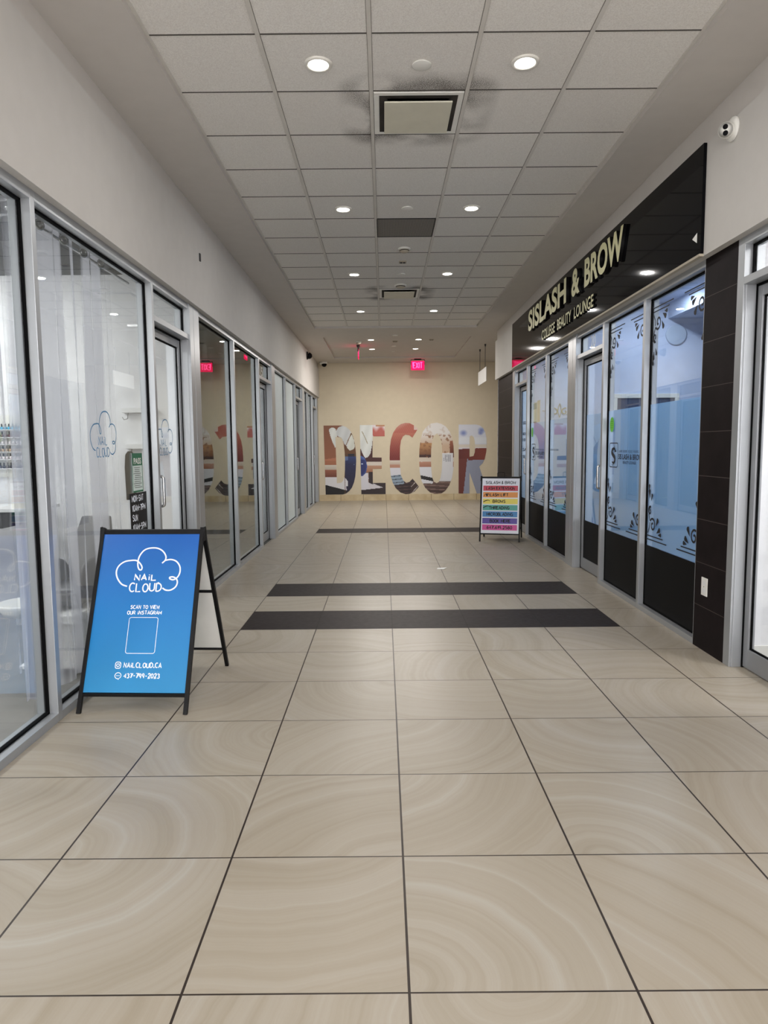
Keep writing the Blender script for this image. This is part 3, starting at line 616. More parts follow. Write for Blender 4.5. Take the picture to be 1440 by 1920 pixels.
b.ribbon(rrect(480, 907, 780, 1212, .012), .0032, PP, closed=True)
obj('printed_frame', b, M['wink'], panel, local=True, label='empty white outlined square')
b = MB(); b.ribbon(rrect(388, 1285, 443, 1337, .010), .0045, PP, closed=True)
cc = ZP(415, 1311); b.ribbon(arc(cc[0], cc[1], .0078, .0078, 0, 360, 14), .004, PP); b.ribbon(arc(cc[0] + .0105, cc[1] + .0105, .0012, .0012, 0, 360, 6), .002, PP)
obj('printed_icon', b, M['wink'], panel, local=True, label='white camera icon')
b = MB(); cc = ZP(414, 1397); b.ribbon(arc(cc[0], cc[1], .0175, .0165, -60, 285, 22) + [(cc[0] + .004, cc[1] - .022)], .004, PP)
for k in (-1, 0, 1): b.ribbon(arc(cc[0] + k * .0075, cc[1], .0014, .0014, 0, 360, 6), .0028, PP)
obj('printed_icon', b, M['wink'], panel, local=True, label='white chat bubble icon')
# rainbow board
bw = mat('white_board', (228, 230, 238), .4, noise=.01)
e2, panel2, P2, hw2, L2 = aframe('sandwich_board', (1.80, 10.505, 0), math.radians(-14.8), .612, .985, .245, .33, .115, .965,
                                 'A-frame price board with rainbow stripes standing before the beauty shop', bw, 2, True)
bands = [((196, 66, 84), 'LASH EXTENSION', .5), ((222, 146, 72), 'LASH LIFT', .56), ((232, 216, 98), 'BROWS', .5), ((84, 164, 152), 'THREADING', .5), ((66, 132, 188), 'MICROBLADING', .5), ((88, 70, 156), 'BOOK HERE', .56), ((206, 72, 148), '647.619.2580', .5)]
# board zoom frame: rows measured from the top
T_, B_ = 332, 1095
def vz(y): return (1 - (y - T_) / (B_ - T_)) * L2
rows = [(435, 508), (525, 600), (616, 690), (703, 780), (792, 870), (885, 962), (975, 1052)]
Q2 = lambda o: (lambda u, v: P2(u, v, o))
for s_, ua, ub in (('SISLASH', -hw2 + .055, -.015), ('&', .012, .034), ('BROW', .062, hw2 - .06)):
    lt = MB(); strokes(lt, s_, ua, ub, vz(410), vz(374), .008, Q2(.0058)); obj('lettering', lt, M['ink'], panel2, local=True, label='black lettering at the top')
for (c_, s_, cx), (y0, y1) in zip(bands, rows):
    b = MB(); b.poly([(-hw2 + .018, vz(y1)), (hw2 - .025, vz(y1)), (hw2 - .025, vz(y0)), (-hw2 + .018, vz(y0))], Q2(.005))
    obj('colour_band', b, mat('band_print', c_, .4, noise=.01), panel2, local=True)
    wd = {'LASH EXTENSION': .43, 'LASH LIFT': .27, 'BROWS': .19, 'THREADING': .30, 'MICROBLADING': .39, 'BOOK HERE': .31, '647.619.2580': .38}[s_]
    x0 = {'LASH LIFT': -.155, 'BROWS': -.115, 'THREADING': -.165, 'BOOK HERE': -.15}.get(s_, -wd / 2 - .005); h_ = (y1 - y0)
    lt = MB(); strokes(lt, s_, x0, x0 + wd, vz(y0 + h_ * .76), vz(y0 + h_ * .26), .0095, Q2(.0062)); obj('lettering', lt, M['ink'], panel2, local=True, label='black rounded capitals')
# eye and brow drawings
def vrow(i, f): y0, y1 = rows[i]; return vz(y0 + (y1 - y0) * (1 - f))
lt = MB(); xe = -.215; bb = Q2(.0062)
lt.ribbon(smoothpts([(xe - .04, vrow(1, .25)), (xe - .01, vrow(1, .6)), (xe + .03, vrow(1, .65)), (xe + .05, vrow(1, .35))], 5), .008, bb); lt.poly(arc(xe + .008, vrow(1, .42), .016, .018, 0, 360, 12)[:-1], bb)
for k in range(4): lt.ribbon([(xe - .01 + k * .014, vrow(1, .62)), (xe - .012 + k * .02, vrow(1, .85))], .004, bb)
for i, dv in ((2, .0), (3, .1)):
    if i == 2: obj('printed_drawing', lt, M['ink'], panel2, local=True, label='black eye drawing')
    lt = MB(); lt.ribbon(smoothpts([(xe - .045, vrow(i, .35 + dv)), (xe - .01, vrow(i, .6 + dv)), (xe + .03, vrow(i, .68 + dv)), (xe + .055, vrow(i, .55 + dv))], 5), [.006] + [.012] * 8 + [.008] * 6 + [.003], bb)
    obj('printed_drawing', lt, M['ink'], panel2, local=True, label='black eyebrow stroke')

# ------------------------------------------------------------------ shop sign above the storefront
gold = mat('pale_gold_letter_face', (206, 203, 158), .5, noise=.02); gl_black = mat('gloss_black_sign', (11, 11, 14), .05, noise=.02, **{'Specular IOR Level': .1})
sb = empty('shop_sign', (2.17, 8.2, 2.745), 'glossy black fascia sign with raised pale gold letters above the beauty shop', 'sign')
obj('sign_board', MB().box(2.168, 2.19, 4.80, 11.68, 2.745, 3.468), gl_black, sb, bevel=.002)
obj('board_edge', MB().box(2.160, 2.192, 4.80, 11.68, 2.728, 2.745), M['trim'], sb, label='beige strip under the board')
ltr = [('SISLASH', 10.245, 8.16), ('&', 7.93, 7.61), ('BROW', 7.43, 6.255)]
for s_, ya, yb in ltr:
    txt('raised_letters', s_, (2.167, ya, 3.105), (0, -1, 0), (0, 0, 1), .295, ya - yb, gold, sb, depth=.03, bold=.034, side=M['black'])
for s_, ya, yb in (('COLLEGE', 9.42, 8.72), ('BEAUTY', 8.60, 7.97), ('LOUNGE', 7.85, 7.14)): txt('raised_letters', s_, (2.167, ya, 2.86), (0, -1, 0), (0, 0, 1), .13, ya - yb, gold, sb, depth=.018, bold=.014, side=M['black'])
b = MB(); b.poly([(-4.855, 2.90), (-4.93, 2.875), (-4.855, 2.83)], lambda u, v: (2.166, -u, v)); obj('corner_sticker', b, M['white'], sb, label='small white triangular sticker')

# ------------------------------------------------------------------ DECOR vinyl letters on the far wall
def PX(u, v): return (-1.603 + (u - 607) * .014292, 2.022 - (v - 798) * .01429 - (u - 607) * .00011)
LET = {
 'D': ([(606.7, 797.8), (640, 797.6), (649, 800.5), (655.5, 806), (660, 814), (663.3, 824), (665.5, 836), (666.8, 850), (667, 865), (666.2, 880), (665, 893), (662.5, 904), (658.5, 914), (653, 921), (647, 925.5), (641, 927.2), (608.5, 927.6)],
       [(628.5, 819), (638, 819.5), (641.5, 823), (644, 833), (645.6, 848), (646, 863), (645.6, 880), (644.5, 893), (642, 901), (638.5, 905), (630, 906)]),
 'E': ([(674.5, 797), (721, 796.6), (721, 817.8), (698.5, 818), (697.8, 857.4), (715, 857.8), (715, 878.8), (698, 879), (698, 905.6), (722, 905.4), (722, 926.8), (676, 926.8)], None),
 'C': ([(760, 793), (768, 793.5), (776, 797.5), (783.7, 803.7), (773, 820.6), (767.5, 816), (760, 815), (755.5, 818), (751.5, 826), (749.8, 838), (749.4, 855), (749.6, 874), (751, 891), (755.5, 901), (761, 905.5), (767.5, 903.5), (773, 897.5), (785, 912.5), (777, 921.5), (768, 926), (760, 927), (750, 923.5), (741, 915), (735.5, 905), (732, 892), (730.4, 876), (730, 858), (730.7, 838), (733, 823), (737, 811.5), (743.5, 801.5), (751, 795.4)], None),
 'O': ([(819, 792.5), (828, 795), (836, 800), (843, 809), (847.8, 821), (850.4, 836), (851.2, 856), (850.4, 878), (847.6, 896), (842.5, 910), (835, 920.5), (827, 925.8), (816, 926.8), (806, 923.7), (797, 915), (790, 902), (786.6, 884), (785.5, 862), (786.2, 842), (788.6, 823), (793, 809), (800, 800), (808, 794.4)],
       [(819, 813), (824.5, 818), (827.6, 828), (829, 842), (829.3, 860), (828.4, 880), (826, 896), (822.5, 904), (818.5, 906), (813.5, 903.5), (810, 895), (808.4, 880), (808, 862), (808.4, 842), (810, 827), (813.5, 817)]),
 'R': ([(860, 796.2), (893, 796.2), (900, 798), (906, 803), (910, 811), (912.3, 822), (912.8, 834), (912, 847), (909, 861), (905, 869), (899, 875), (903, 887), (909, 905), (916, 925.8), (894.5, 925.8), (880.6, 886), (880.6, 925.8), (860, 925.8)],
       [(880.6, 818), (885, 816.5), (888.6, 820), (890.4, 828), (891, 838), (890.4, 848), (888, 855), (880.6, 856.5)])}
def inp(pt, pl):
    x, y = pt; r = False; n = len(pl); j = n - 1
    for i in range(n):
        xi, yi = pl[i]; xj, yj = pl[j]
        if (yi > y) != (yj > y) and x < (xj - xi) * (y - yi) / (yj - yi) + xi: r = not r
        j = i
    return r
def lerp(a, b_, t_): t_ = max(0, min(1, t_)); return tuple(p + (q - p) * t_ for p, q in zip(a, b_))
rn = random.Random(3)
spots = [(rn.uniform(786, 851), rn.uniform(796, 858), rn.uniform(1.2, 3.2)) for _ in range(90)]
PET = [([(616.5, 806), (619, 802.5), (624, 801.5), (629, 803.5), (630.5, 809), (631.5, 819), (629.5, 830), (628, 840), (623.5, 830), (618.5, 815)], (212, 216, 214)),
       ([(630.5, 806), (635, 801), (641, 798.5), (648, 799.5), (654, 803.5), (658.5, 811), (656, 822), (651, 838), (645, 832), (640, 821), (634, 818), (631, 815)], (196, 200, 202)),
       ([(659, 814), (663, 824), (665, 838), (662, 842), (655, 845), (650, 839), (653, 826)], (205, 208, 200)),
       ([(672, 796), (697, 796), (699, 806), (698.5, 820), (697, 836), (694, 850), (689, 857), (684, 858.5), (679, 850), (676, 842), (672, 840)], (210, 214, 212))]
def paint(L_, x, y):
    if L_ in 'DE':
        for pl, c_ in PET:
            if inp((x, y), pl):
                k = math.sin(x * .35 + y * .12) * 6
                if L_ == 'D' and abs((x - 652) - (826 - y) * .45) < .8 and 812 < y < 838: return (128, 100, 70)
                if L_ == 'E' and abs((x - 678) - ((y - 808) * .42 + math.sin((y - 808) * .1))) < .8 and 809 < y < 832: return (150, 140, 110)
                return (c_[0] + k, c_[1] + k, c_[2] + k)
    if L_ == 'D':
        if x < 646 or y < 851:
            if x > 645: return (96, 62, 34)
            if y < 864: return lerp((128, 82, 60), (146, 94, 70), (y - 800) / 60) if not (y > 861 - (x - 608) * .15) else (176, 116, 88)
            if y < 872: return (164, 106, 78)
            if y < 881: return lerp((206, 200, 188), (186, 172, 158), (y - 872) / 9)
            if y < 894.5: return lerp((150, 92, 70), (116, 66, 50), (y - 881) / 12)
            if y < 909 + (x - 608) * .26 : return (214, 214, 218)
            return (14, 12, 14)
        if y < 856: return (22, 24, 40) if abs(x - 658) < 6 else (86, 58, 36)
        if y > 909 + (x - 608) * .26: return (26, 18, 26)
        if x < 646 + (y - 896) * .75 and y > 893 and x < 651 and y < 912: return (214, 214, 220)
        if x < 647 + (y - 905) * .1 and y > 912: return (196, 194, 206)
        base = lerp((40, 58, 110), (24, 28, 68), (y - 856) / 16) if y < 872 else lerp((26, 30, 72), (30, 24, 52), (y - 872) / 45)
        return (84, 104, 146) if (y < 863 and x < 652) or ((x - 663) ** 2 + (y - 871) ** 2 < 1.2) else base
    if L_ == 'E':
        if y < 820:
            if x < 699: return (215, 218, 218)
            k = math.sin(x * .5 + y * .3); d_ = (y - 797) - (6 + 3 * math.sin((x - 700) * .35))
            return (176, 128, 92) if y < 800 and x > 704 else lerp((216, 206, 210), (178, 92, 82), .5 + d_ * .12 + k * .1)
        vr = ((x - 676) / 11.2) ** 2 + ((y - 874) / 19) ** 2
        if vr < 1:
            if (x - 678) ** 2 + (y - 869.5) ** 2 < 1.6: return (190, 205, 235)
            return lerp((28, 40, 104), (78, 104, 168), max(0, (vr - .55)) * 1.6 + (1 if y < 862 else 0) * .6)
        if y < 866: return (64, 22, 20)
        if y < 873: return (206, 196, 186)
        if y < 885: return lerp((178, 140, 114), (160, 112, 86), (y - 873) / 10)
        tl = 912 + (x - 690) * .10; top = 896 if x < 690 else 899 + (x - 690) * .42
        if x < 690 and y > 887 and y < 918.5 - (x - 676) * .05: return (206, 206, 216)
        if y > top + (4 if x > 698 else 6) and y < 919 - (x - 676) * .11: return (204, 202, 210)
        return (38, 22, 26) if y > 905 or x > 690 else (120, 84, 66)
    if L_ == 'C':
        if y < 863:
            c_ = lerp((176, 104, 84), (116, 38, 34), (y - 812) / 45)
            if y < 812: c_ = lerp((190, 150, 138), (170, 92, 76), (y - 794 + (x - 745) * .5) / 14)
            if y < 806 and x > 776: c_ = (206, 186, 176)
            k = math.sin(x * 1.7 + y * .9) * 5; return (c_[0] + k, c_[1] + k, c_[2] + k)
        if y < 871: return lerp((208, 200, 190), (190, 170, 156), (y - 863) / 8)
        if y < 877: return (178, 132, 112)
        if y < 891 - (x - 740) * .1: return (206, 206, 216)
        if y < 910 - (x - 735) * .12 and x < 757: return (44, 54, 66) if (y + (x - 735) * .1) % 6.2 < 1.2 else (136, 154, 172)
        if x > 770 and y > 905:
            q = abs((x - 777) + (y - 912) * .9); return (196, 186, 184) if 5.2 < q < 6.6 else (58, 40, 36)
        return (76, 52, 52) if (y + x * .08) % 6 < 1.6 else (36, 20, 22)
    if L_ == 'O':
        if x > 829 and y > 849 and x < 849.5 and y < 900:
            if 852 < y < 866 and 832 < x < 845 and int(x - 832) % 3 == 0: return (80, 84, 100)
            return (204, 206, 212) if y > 850.5 else (225, 225, 230)
        if y < 858:
            if x > 843 and y > 826: return lerp((150, 92, 66), (96, 50, 32), (y - 826) / 24)
            c_ = lerp((216, 214, 212), (192, 166, 142), (y - 812) / 24)
            if x < 810 and y > 830: c_ = lerp((170, 126, 84), (96, 56, 36), (y - 836) / 22)
            if x < 810 and y > 852: c_ = (58, 26, 22)
            for sx_, sy_, r_ in spots:
                if (x - sx_) ** 2 + (y - sy_) ** 2 < r_ * r_ * .7:
                    c_ = lerp(c_, (126, 84, 56) if y > 815 else (196, 182, 172), .6)
            return c_
        if y < 866: return lerp((200, 186, 172), (206, 196, 186), (y - 858) / 8)
        if y < 875.5: return lerp((178, 134, 112), (158, 108, 88), (y - 866) / 9)
        if x < 812:
            if y > 891 + (x - 788) * .22 and y < 898 + (x - 788) * .2: return (20, 16, 20)
            if y < 907: return (208, 210, 218)
        if y < 903 and x > 823: return (200, 202, 208)
        if y < 907 and x > 845: return (120, 90, 80)
        return lerp((96, 74, 68), (58, 40, 38), (y - 905) / 20) if (y - x * .06) % 7 > 1.6 else (130, 106, 100)
    if L_ == 'R':
        if y < 833:
            c_ = (204, 208, 220)
            for cx_, cy_, rr in ((869, 812, 7), (903, 807, 7), (901, 812, 5)):
                d_ = math.hypot(x - cx_, (y - cy_) * 1.2) / rr; c_ = lerp((122, 136, 188), c_, d_ - .2)
            if y > 820 and y < 831: c_ = lerp(c_, (214, 220, 226), .7)
            return c_
        if y < 842 - (x - 860) * .04: return (206, 200, 190) if y < 839 else (208, 206, 214)
        sh = 858 if x < 878 else 861 - (x - 878) * .03
        if y < sh + 2: return lerp((92, 36, 32), (130, 66, 56), (x - 860) / 52)
        if x < 876 - (y - 862) * .11: return (104, 50, 44)
        k = math.sin(x * 2.1 + y * .12) * 7; return (140 + k, 146 + k, 166 + k)
import bmesh
vt = NT('printed_vinyl'); va = vt.n('ShaderNodeVertexColor'); va.layer_name = 'print'; vb = vt.prin(va.outputs[0], .45); vt.l(vb.outputs[0], vt.out.inputs[0])
desc = {'D': 'large vinyl letter D printed with white petals and a dark blue vase', 'E': 'large vinyl letter E printed with petals and edge of a blue vase', 'C': 'large vinyl letter C printed with red leather and grey book stripes',
        'O': 'large vinyl letter O printed with speckled flowers and a white pot', 'R': 'large vinyl letter R printed with pale blue cloth and a brown table'}
for k_, (outer, hole) in LET.items():
    bm = bmesh.new(); geo = []
    vs = [bm.verts.new((u, v, 0)) for u, v in (outer if k_ in 'E' else outer)]
    ed = [bm.edges.new((vs[i], vs[(i + 1) % len(vs)])) for i in range(len(vs))]
    if hole:
        hs = [bm.verts.new((u, v, 0)) for u, v in hole]; ed += [bm.edges.new((hs[i], hs[(i + 1) % len(hs)])) for i in range(len(hs))]
    bmesh.ops.triangle_fill(bm, use_beauty=True, edges=ed)
    ux = [v.co.x for v in bm.verts]; uy = [v.co.y for v in bm.verts]
    for ax, lo, hi in ((0, min(ux), max(ux)), (1, min(uy), max(uy))):
        q = lo + 1.0
        while q < hi:
            co = (q, 0, 0) if ax == 0 else (0, q, 0); no = (1, 0, 0) if ax == 0 else (0, 1, 0)
            bmesh.ops.bisect_plane(bm, geom=bm.verts[:] + bm.edges[:] + bm.faces[:], plane_co=co, plane_no=no); q += 1.0
    me = bpy.data.meshes.new('vinyl_letter'); cols = []
    for f in bm.faces:
        c_ = f.calc_center_median(); cols.append(tuple(max(0, min(255, q)) for q in paint(k_, c_.x, c_.y)))
    cx_ = sum(u for u, v in outer) / len(outer); ox, oz = PX(cx_, 927); org = Vector((ox, YF - .004, oz))
    for v in bm.verts: x_, z_ = PX(v.co.x, v.co.y); v.co = Vector((x_, YF - .004, z_)) - org
    bm.to_mesh(me); bm.free(); me.materials.append(vt.m)
    ca = me.color_attributes.new('print', 'FLOAT_COLOR', 'CORNER')
    for p, c_ in zip(me.polygons, cols):
        cl = rgb(*c_)
        for li in p.loop_indices: ca.data[li].color = cl
    o = link(bpy.data.objects.new('vinyl_letter', me)); o.location = org; so = o.modifiers.new('thick', 'SOLIDIFY'); so.thickness = .002
    tag(o, desc[k_], 'wall lettering', 'vinyl DECOR letters on the tan wall')
# ------------------------------------------------------------------ ceiling fixtures
M['trim_white'] = mat('painted_sign_blank', (184, 184, 182), .6)
M['lens'] = emit('lamp_lens', (255, 250, 238), 14); M['ring'] = mat('lamp_trim', (225, 222, 214), .4)
def downlight(loc, label, group):
    e = empty('downlight', loc, label, 'ceiling light', group)
    obj('trim_ring', MB().lathe((0, 0, 0), [(.060, .006), (.060, -.004), (.066, -.007), (.078, -.006), (.084, 0), (.084, .004)], 28), M['ring'], e, local=True, smooth=True)
    obj('lamp_lens', MB().lathe((0, 0, 0), [(.010, -.004), (.045, -.006), (.059, -.004), (.059, .002), (.01, .002)], 28), M['lens'], e, local=True, smooth=True, label='glowing lens')
    return e
d0 = None; rowd = {4.27: 'nearest the camera', 6.75: 'in the second row by the return grille', 9.23: 'in the third row of the tiled ceiling', 11.69: 'in the last row of the tiled ceiling'}
for y, r_ in rowd.items():
    for x, s_ in zip(LX, ('left', 'right')):
        lb = 'lit downlight %s, %s one' % (r_, s_); g_ = 'downlights in the tiled ceiling'
        if d0 is None: d0 = downlight((x, y, ZT - .004), lb, g_)
        else: copy_tree(d0, (x, y, ZT - .004), label=lb)
for y, r_ in ((14.73, 'nearer pair in the plain ceiling before the tan wall'), (16.11, 'farther pair, close to the tan wall')):
    for x, s_ in ((-.25, 'left'), (.755, 'right')):
        q = copy_tree(d0, (x, y, 3.705 - .004), label='lit downlight, %s one of the %s' % (s_, r_)); q['group'] = 'downlights in the plain ceiling'
for l_ in [o for o in bpy.data.objects if o.name.startswith('downlight_glow')]:
    l_.location.z = (ZT if l_.location.y < 13 else 3.705) - .016
def diffuser(cy, label):
    e = empty('air_diffuser', (.2455, cy, ZT), label, 'air vent', 'square air diffusers in the ceiling'); h = .29
    b = MB(); b.box(-h, h, -h, h, -.003, .0, 0)
    for k, (r_, z) in enumerate(((.27, -.003), (.24, -.001))): pass
    obj('face_frame', MB().box(-h, h, -h, -.255, -.008, 0).box(-h, h, .255, h, -.008, 0).box(-h, -.255, -.255, .255, -.008, 0).box(.255, h, -.255, .255, -.008, 0), M['white'], e, local=True, bevel=.002)
    vs = []; fs = []
    b = MB(); b.add([(-.255, -.255, -.006), (.255, -.255, -.006), (.255, .255, -.006), (-.255, .255, -.006), (-.20, -.20, .0), (.20, -.20, .0), (.20, .20, .0), (-.20, .20, .0)], [(0, 1, 5, 4), (1, 2, 6, 5), (2, 3, 7, 6), (3, 0, 4, 7), (4, 5, 6, 7)])
    obj('throat', b, mat('sooty_throat', (52, 48, 44), .9, noise=.4, nscale=6), e, local=True, label='dark sooty throat')
    obj('plaque', MB().box(-.222, .222, -.222, .222, -.034, -.024), mat('plaque_paint', (208, 204, 186), .5), e, local=True, bevel=.004, label='flat square plate hanging below')
    obj('hanger', MB().box(-.19, .19, -.01, .01, -.026, -.001), M['dark'], e, local=True)
diffuser(4.886, 'square ceiling air diffuser with sooty edges nearest the camera'); diffuser(10.375, 'farther square ceiling air diffuser with soot around it')
e = empty('return_grille', (.2455, 7.326, ZT), 'grey egg-crate return grille filling one ceiling tile', 'air vent')
t = NT('egg_crate'); tc = t.n('ShaderNodeTexCoord'); sp = t.n('ShaderNodeSeparateXYZ'); t.l(tc.outputs['Object'], sp.inputs[0])
a_ = t.math('LESS_THAN', t.math('FRACT', t.math('MULTIPLY', sp.outputs[0], 70.0)), .35); b_ = t.math('LESS_THAN', t.math('FRACT', t.math('MULTIPLY', sp.outputs[1], 70.0)), .35)
pn = t.prin(t.mix(t.math('MAXIMUM', a_, b_), rgb(46, 44, 42), rgb(138, 134, 128)), .6); t.l(pn.outputs[0], t.out.inputs[0])
obj('grille_core', MB().box(-.285, .285, -.285, .285, -.004, .0), t.m, e, local=True); obj('grille_frame', MB().box(-.297, .297, -.297, -.285, -.007, 0).box(-.297, .297, .285, .297, -.007, 0).box(-.297, -.285, -.285, .285, -.007, 0).box(.285, .297, -.285, .285, -.007, 0), M['dark'], e, local=True)
def cover(y, z, label, r=.058):
    o = obj('sprinkler_cover', MB().lathe((0, 0, 0), [(r * .86, .003), (r * .9, -.001), (r, -.004), (r, -.007), (r * .9, -.009), (.002, -.0095)], 28), M['white'], None, origin=None, smooth=True)
    o.location = (.245, y, z); tag(o, label, 'sprinkler cover', 'round sprinkler covers'); return o
cover(4.286, ZT, 'flat round sprinkler cover before the nearest air diffuser'); cover(6.738, ZT, 'round sprinkler cover just before the grey return grille'); cover(9.232, ZT, 'round sprinkler cover between the third pair of downlights')
cover(11.648, ZT, 'round sprinkler cover between the last pair in the tiles'); cover(13.95, ZS, 'round sprinkler cover on the plain ceiling band past the tiles'); cover(15.67, 3.705, 'sprinkler cover between the two far pairs of downlights'); cover(16.54, 3.705, 'small sprinkler cover nearest the tan wall', .045)
def smoke(loc, label, r=.07):
    e = empty('smoke_detector', loc, label, 'smoke detector')
    obj('base', MB().lathe((0, 0, 0), [(r * .9, .0), (r, -.004), (r, -.016), (r * .8, -.02)], 24), M['white'], e, local=True, smooth=True)
    obj('sensor_head', MB().lathe((0, 0, 0), [(r * .74, -.018), (r * .72, -.036), (r * .55, -.046), (.002, -.048)], 24), M['trim'], e, local=True, smooth=True)
    obj('vent_ring', MB().lathe((0, 0, 0), [(r * .745, -.026), (r * .75, -.028), (r * .75, -.033), (r * .74, -.035)], 24), M['dark'], e, local=True)
smoke((.255, 8.062, ZT), 'round smoke detector just beyond the grey return grille', .075)
smoke((.255, 9.83, ZT), 'wide flat round detector touching the farther air diffuser', .09)
smoke((-.52, 14.99, 3.705), 'round emergency lamp head above the edge-on exit sign')
def smallbox(name, loc, sx, sy, label, cat):
    e = empty(name, loc, label, cat); obj('housing', MB().box(-sx, sx, -sy, sy, -.014, 0), M['trim'], e, local=True, bevel=.003)
    obj('sensor_window', MB().box(-sx * .7, -sx * .1, -sy * .7, sy * .7, -.016, -.013).box(sx * .1, sx * .7, -sy * .7, sy * .7, -.016, -.013), M['dark'], e, local=True)
smallbox('ceiling_sensor', (.252, 8.631, ZT), .045, .045, 'small dark rectangular sensor between detector and sprinkler cover', 'sensor')
smallbox('ceiling_sensor', (.262, 14.96, 3.705), .055, .055, 'small box sensor between the nearer far pair of downlights', 'sensor')
smallbox('ceiling_sensor', (1.03, 14.78, 3.705), .05, .045, 'small dark sensor right of the far downlights', 'sensor')
# exit signs
M['red'] = emit('exit_red', (255, 28, 70), 2.4); M['redglow'] = emit('exit_letter_red', (255, 70, 130), 3.6)
def exit_sign(name, loc, rotz, label, edge=False):
    e = empty(name, loc, label, 'exit sign', rotz=rotz); W_, H_ = .17, .125
    obj('canopy', MB().box(-.09, .09, -.035, .035, -.022, 0), M['black'], e, local=True, bevel=.003)
    obj('bracket', MB().box(-.17, .17, -.012, .012, -.034, -.022).box(-.178, -.168, -.012, .012, -.15, -.022).box(.168, .178, -.012, .012, -.15, -.022), M['black'], e, local=True)
    obj('lit_panel', MB().box(-W_, W_, -.006, .006, -.285, -.055), emit('exit_panel', (245, 24, 80), 2.0), e, local=True, bevel=.002, label='glowing red acrylic panel')
    b = MB()
    for f_ in ((lambda u, v: (u, -.008, v)), (lambda u, v: (-u, .008, v))): strokes(b, 'EXIT', -.115, .115, -.235, -.095, .022, f_)
    obj('exit_lettering', b, M['redglow'], e, local=True, label='bright EXIT letters')
    return e
exit_sign('exit_sign', (.885, 17.70, ZS), 0, 'glowing red EXIT sign hanging in front of the tan wall')
exit_sign('exit_sign', (-.55, 15.60, 3.705), math.pi / 2, 'red exit sign seen edge-on, hanging left of the far downlights')
# hanging blank sign
e = empty('hanging_sign', (2.246, 15.7, 3.0), 'blank white panel hung on two thin rods at the far right', 'sign')
obj('sign_panel', MB().box(2.240, 2.252, 15.08, 16.34, 2.855, 3.165), M['trim_white'], e, bevel=.002)
for y in (15.26, 16.09): obj('rod', MB().tube([(2.246, y, ZS), (2.246, y, 3.16)], .006, 8).lathe((2.246, y, 0), [(.02, ZS), (.02, ZS - .01), (.012, ZS - .05), (.003, ZS - .06)], 12), M['dark'], e)
# cameras
e = empty('security_camera', (2.19, 4.45, 3.40), 'white turret security camera on the right bulkhead beside the black sign', 'security camera')
obj('mounting_plate', MB().lathe((2.19, 4.45, 3.40), [(.070, 0), (.072, .006), (.068, .018), (.05, .024)], 32, axis=(-1, 0, 0)), M['white'], e, smooth=True)
c0 = Vector((2.135, 4.43, 3.385)); ax = Vector((-.55, -.78, -.28)).normalized()
b = MB(); b.lathe(Vector((2.17, 4.45, 3.395)), [(.046, 0), (.050, .012), (.046, .028), (.034, .036)], 28, axis=(-1, -.1, -.15)); obj('turret_collar', b, M['white'], e, smooth=True)
prof = [(.048 * math.sin(a), .048 * math.cos(a) * -1) for a in [math.pi * k / 14 for k in range(1, 11)]] + [(.040, .030), (.002, .031)]
obj('turret_ball', MB().lathe(c0, prof, 28, axis=ax), M['white'], e, smooth=True)
upv = Vector((0, 0, 1)); upv = (upv - ax * upv.dot(ax)).normalized()
for k in (-1, 1): obj('lens', MB().lathe(c0 + ax * .031 + upv * (.0175 * k), [(.015, -.002), (.015, .002), (.002, .003)], 20, axis=ax), gl_black, e, label='round black lens')
e = empty('security_camera', (-1.71, 15.6, 3.50), 'black dome camera high on the left wall near the end', 'security camera')
obj('mount', MB().lathe((-1.71, 15.6, 3.50), [(.09, 0), (.09, .02), (.07, .035)], 24, axis=(1, 0, 0)), M['black'], e, smooth=True); obj('dome', MB().lathe((-1.675, 15.6, 3.50), [(.075, 0), (.07, .04), (.045, .075), (.01, .09)], 24, axis=(1, 0, -.3)), gl_black, e, smooth=True)
e = empty('security_camera', (-1.56, 18.2, ZS), 'white dome camera in the far left ceiling corner', 'security camera')
obj('mount', MB().lathe((-1.56, 18.2, ZS), [(.10, 0), (.10, -.05), (.08, -.06)], 24), M['white'], e, smooth=True); obj('dome', MB().lathe((-1.54, 18.17, ZS - .05), [(.07, 0), (.065, -.04), (.04, -.07), (.01, -.08)], 24), gl_black, e, smooth=True)
o = obj('wall_hole_mark', MB().box(-1.71, -1.700, 6.585, 6.615, 3.20, 3.27), M['dark'], origin=(-1.71, 6.6, 3.2)); tag(o, 'small dark block standing for a hole in the white wall above the left shopfronts', 'fixing')  # dark raised block standing in for a small hole
# switch plate on the tiled pier
e = empty('outlet_plate', (2.245, 4.72, .39), 'white wall outlet plate low on the dark tiled pier', 'outlet')
obj('cover_plate', MB().box(2.239, 2.245, 4.682, 4.768, .393, .521), M['white'], e, bevel=.002)
for z in (.430, .484): obj('socket', MB().box(2.2375, 2.2395, 4.705, 4.745, z - .016, z + .016), M['offwhite'], e, bevel=.001)
obj('screw', MB().lathe((2.239, 4.725, .457), [(.003, 0), (.003, .0015), (.0005, .002)], 10, axis=(-1, 0, 0)), M['dark'], e)
# scrap of paper on the floor
b = MB(); b.add([(.62, 8.02, .002), (.70, 8.00, .004), (.74, 8.06, .012), (.66, 8.09, .003), (.63, 8.06, .008)], [(0, 1, 2, 3, 4)]); o = obj('paper_scrap', b, M['white'], origin=(.66, 8.05, 0)); so = o.modifiers.new('t', 'SOLIDIFY'); so.thickness = .001; tag(o, 'tiny scrap of white paper lying on the floor beyond the dark bands', 'litter')

